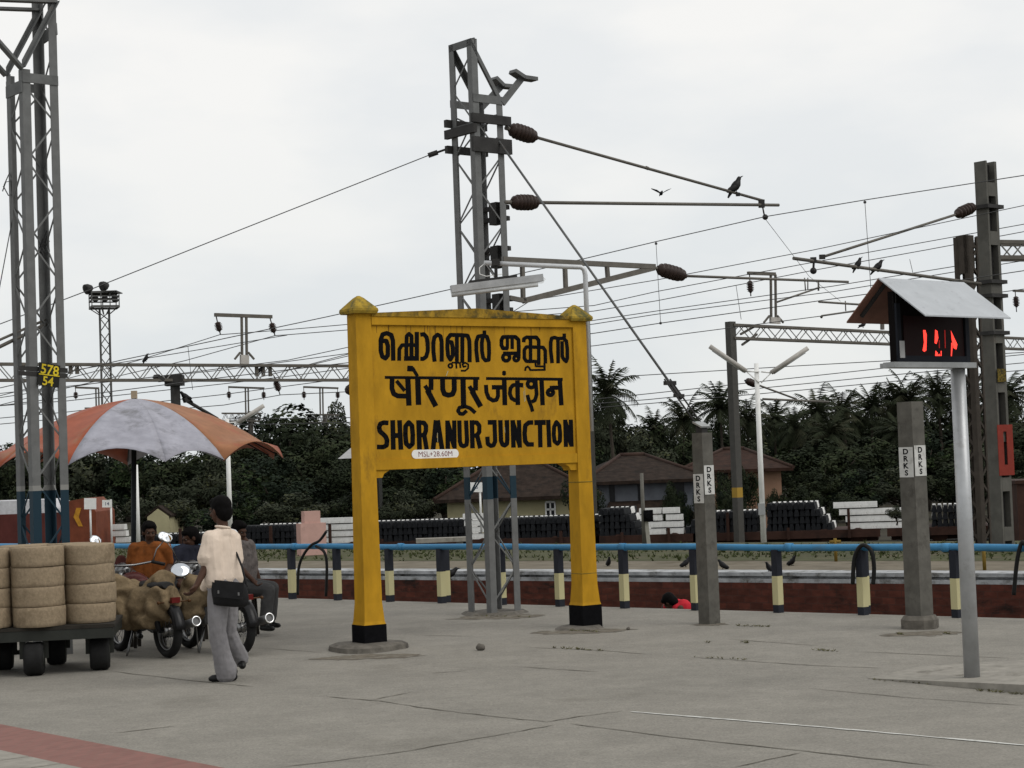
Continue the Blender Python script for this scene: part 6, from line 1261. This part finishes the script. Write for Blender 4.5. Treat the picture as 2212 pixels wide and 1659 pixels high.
# ------------------------------------------------------------------ trees
def leafm(name, c, v): return M(name, c, .8, 0, v, .9, 0, [x * .6 for x in c], .08, 1.6, spec=.08)
lf = [leafm('dark leaves', (.017, .023, .012), .4), leafm('mid leaves', (.027, .036, .017), .45), leafm('olive leaves', (.029, .034, .017), .4)]
palm_l = [leafm('palm fronds', (.024, .030, .016), .4), leafm('dry palm fronds', (.042, .044, .026), .4)]
lf2 = [leafm('grey green leaves', (.030, .036, .022), .35), leafm('pale grey leaves', (.050, .056, .036), .4), leafm('yellow green leaves', (.055, .060, .026), .4)]
lf3 = [leafm('deep leaves', (.014, .021, .013), .4), leafm('fresh leaves', (.026, .040, .016), .4), leafm('worn leaves', (.036, .042, .022), .4)]
bark = M('bark', (.05, .042, .033), .95, 0, .3, 5, .4)
def broad_proto(k, flat=1., n=8200, size=.155):
    random.seed(100 + k); t = thing('broadleaf_tree', 'tree', 'tree'); m = MB(); lim = []
    m.path([(0, 0, 0), (.03, .02, .15), (-.02, 0, .3), (.02, .01, .45)], [.045, .035, .03, .02], 8); cen = []
    for i in range(11):
        a_ = i * 2.4 + random.uniform(-.4, .4); r = random.uniform(.12, .36); z = .42 + .46 * random.random() * (1 - r * .8); e = Vector((math.cos(a_) * r, math.sin(a_) * r, z)); m.path([(0, 0, .22 + .02 * i), e * .55 + Vector((0, 0, .12)), e], [.02, .013, .005], 6); cen.append((e, random.uniform(.13, .22)))
    cen.append((Vector((0, 0, .86)), .16)); m.build('trunk', bark, t)
    m = MB()
    for i in range(n):
        c, r = random.choice(cen); d = Vector((random.gauss(0, 1), random.gauss(0, 1), random.gauss(0, .8))).normalized() * r * random.uniform(.55, 1.05) ** .6; p = c + d
        if noise.noise(p * 7 + Vector((k, 0, 0))) < -.3: continue
        nrm = (d.normalized() + Vector((random.uniform(-.9, .9), random.uniform(-.9, .9), random.uniform(-.2, 1)))).normalized(); x = nrm.orthogonal().normalized(); x = Matrix.Rotation(random.uniform(0, 6.3), 3, nrm) @ x; y = nrm.cross(x); s = size * .13 * random.uniform(.6, 1.3)
        m.add([p - x * s, p + y * s * .55, p + x * s * 1.1, p - y * s * .55], [(0, 1, 2, 3)]); m.mi[-1] = 0 if noise.noise(p * 4 + Vector((9, k, 0))) < .08 else (1 if random.random() < .75 else 2)
    m.build('crown', (lf, lf3, lf2, lf)[k], t); return t
def palm_proto(k):
    random.seed(200 + k); t = thing('coconut_palm', 'palm', 'palm tree'); m = MB(); H = 1.; lean = random.uniform(-.05, .05)
    m.path([(0, 0, 0), (lean * .2, 0, .3), (lean * .6, 0, .62), (lean, 0, .86)], [.022, .016, .013, .012], 8); m.build('trunk', bark, t); top = Vector((lean, 0, .86))
    m = MB()
    for i in range(30):
        a_ = i * 2.39996 + random.uniform(-.25, .25); el = R(80) - (i / 29) * R(112) + random.uniform(-.12, .12); ln = random.uniform(.24, .34); hd_ = Vector((math.cos(a_), math.sin(a_), 0)); p = top.copy(); v_ = hd_ * math.cos(el) + UP * math.sin(el); pts = [p.copy()]
        for j in range(9): v_ = (v_ - UP * .10 * (1 + j * .10)).normalized(); p = p + v_ * ln / 9; pts.append(p.copy())
        sd = hd_.cross(UP).normalized(); mi_ = 0 if random.random() < .8 else 1
        for j in range(1, 10):
            for h_ in (0, .5):
                b = pts[j - 1].lerp(pts[j], h_); d = (pts[j] - pts[j - 1]).normalized(); l_ = .085 * math.sin(math.pi * (.12 + .80 * (j + h_) / 10)) + .012
                for sg in (-1, 1):
                    e = b + sd * sg * l_ * .85 + d * l_ * .55 - UP * l_ * (.35 + .35 * random.random()); m.add([b - d * .007, b + d * .007, e], [(0, 1, 2)]); m.mi[-1] = mi_
        m.path(pts, [.006 - .0005 * j for j in range(10)], 4, False)
    m.build('crown', palm_l, t); 
    for j in range(3): m2 = MB(); a_ = j * 2.1; m2.ball(top + Vector((math.cos(a_) * .02, math.sin(a_) * .02, -.03)), .016, 8, 6); m2.build('coconut', palm_l[1], t)
    return t
bp = [broad_proto(k) for k in range(4)]; pp_ = [palm_proto(k) for k in range(3)]; used = set(); random.seed(77)
def plant(protos, kind, px, top, Y, wpx, label, grp, zbase=GZ):
    k = kind % len(protos); r = protos[k]; g = up(P(px, 1150, Y), zbase); h = ZT(g, top) - zbase
    w = wpx / 4000 * Y / (.92 if protos is bp else .56); hh = h / (1.0 if protos is bp else 1.03); rz = random.uniform(0, 6.28)
    if r.name not in used: used.add(r.name); o = r
    else: o = dup(r, (0, 0, 0))
    o.location = g; o.rotation_euler = (0, 0, rz); o.scale = (w, w, hh) if protos is bp else (max(w, hh * .85), max(w, hh * .85), hh); o['label'] = label; o['group'] = grp
GT, GP = 'broadleaf trees behind the yard', 'coconut palms behind the yard'
# left masses
for i, (px, top, Y, w) in enumerate(((640, 876, 92, 330), (560, 892, 96, 220), (735, 905, 94, 200), (520, 930, 86, 200), (700, 950, 84, 230), (600, 985, 80, 240), (480, 985, 82, 200), (760, 985, 82, 180), (400, 975, 84, 220), (310, 955, 86, 220), (220, 950, 88, 240), (120, 955, 88, 240), (30, 960, 90, 240), (-60, 960, 90, 220), (350, 1050, 74, 180), (180, 1060, 74, 190), (60, 1060, 75, 190), (500, 1062, 72, 190), (640, 1065, 71, 200), (770, 1062, 72, 180), (860, 985, 80, 230), (960, 1000, 80, 200), (880, 1060, 70, 160))):
    plant(bp, i, px, top, Y, w, ('broad round topped dark tree, highest of the trees left of the sign' if i == 0 else f'dark leafy tree left of the sign, {ORD[i]} in that mass counted from its tallest'), GT)
for i, (px, top, Y, w) in enumerate(((1180, 985, 90, 240), (1330, 868, 88, 190), (1290, 880, 92, 160), (1420, 905, 92, 190), (1500, 905, 96, 180), (1390, 940, 82, 170), (1570, 900, 96, 190), (1480, 945, 84, 170), (1660, 905, 96, 200), (1750, 890, 98, 220), (1850, 880, 100, 240), (1960, 868, 100, 240), (2070, 862, 100, 240), (2180, 858, 100, 240), (1780, 950, 84, 240), (1890, 945, 84, 240), (2000, 940, 84, 240), (2110, 935, 84, 240), (2220, 930, 84, 220), (1760, 1010, 74, 170), (1850, 1015, 74, 180), (1950, 1010, 74, 190), (2060, 1005, 74, 190), (2170, 1005, 74, 190), (1260, 960, 86, 160), (1640, 955, 86, 190), (1740, 1050, 66, 110), (1830, 1060, 66, 120))):
    plant(bp, i + 1, px, top, Y, w, f'dark bushy tree right of the sign, {ORD[i]} in that tree line', GT)
PL = [(1335, 800, 84, 150, 'tall coconut palm rising just right of the sign post'), (1478, 868, 88, 130, 'coconut palm behind the end of the guy rod'), (1567, 838, 88, 130, 'coconut palm with upright fronds left of the dark portal post'), (1305, 890, 90, 120, 'low palm touching the right sign post'), (1625, 872, 90, 120, 'drooping palm between the portal post and the lamp post'), (1682, 875, 92, 110, 'small palm right of the lamp post'), (1768, 855, 92, 130, 'palm with spread fronds halfway between lamp post and indicator'), (1840, 850, 94, 130, 'palm left of the indicator box, second from it'), (1890, 842, 95, 130, 'palm right below the left end of the indicator box'), (1935, 832, 95, 130, 'palm behind the thin rod under the indicator'), (1985, 822, 95, 130, 'palm directly over the thick anchor post'), (2045, 815, 96, 140, 'palm left of the silver indicator pole'), (2110, 830, 96, 130, 'palm behind the laced mast foot'), (2195, 812, 96, 150, 'palm right of the red plate at the edge'), (1720, 892, 88, 110, 'low palm behind the right arm of the lamp post'), (1430, 898, 92, 100, 'small palm between the sign and the guy rod'), (1800, 905, 86, 130, 'low palm in the dark mass left of the anchor post'), (1950, 900, 86, 140, 'low palm in the dark mass behind the anchor post'), (2150, 895, 86, 140, 'low palm in the dark mass behind the slotted mast')]
for i, (px, top, Y, w, lab) in enumerate(PL): plant(pp_, i, px, top, Y, w, lab, GP)
for i, (px, top) in enumerate(((-80, 985), (40, 985), (160, 980), (280, 980), (400, 985), (520, 960), (640, 935), (760, 945), (880, 990), (1010, 990), (1140, 980), (1270, 950), (1390, 945), (1500, 945), (1610, 940), (1720, 930), (1830, 920), (1940, 910), (2050, 905), (2160, 900), (2270, 900))):
    plant(bp, i, px, top, 118 + (i % 3) * 3, 290, f'dark tree of the farthest row, {ORD[i]} from the left edge', 'farthest row of trees')
plant(bp, 3, 1600, 1002, 67, 95, 'dark tree in front of the left part of the red roofed house', GT); plant(bp, 1, 1262, 1004, 64, 90, 'dark tree hiding the corner between the cream and the grey house', GT); plant(bp, 0, 1452, 1040, 64, 60, 'small tree before the right end of the grey house', GT)
plant(bp, 2, 735, 868, 104, 120, 'thin pale feathery tree just left of the sign post', GT)
for i, (px, py, top, lab) in enumerate(((1590, 1100, 1052, 'low shrub right of the dark portal post foot, before the brown wall'), (1560, 1100, 1060, 'low shrub left of the dark portal post foot'), (1938, 1118, 1092, 'small green bush growing over the pale sleepers by the anchor post'), (1676, 1100, 1056, 'small bright shrub before the peach wall'), (1520, 1110, 1040, 'green shrub left of the dark portal post'), (1480, 1110, 1062, 'green shrub between the two tiled houses'))):
    plant(bp, i, px, top, 53.5 if i == 2 else 62.5 + i * .3, 46 if i > 1 else 70, lab, 'shrubs behind the yard', (-.2 if i == 2 else GZ))
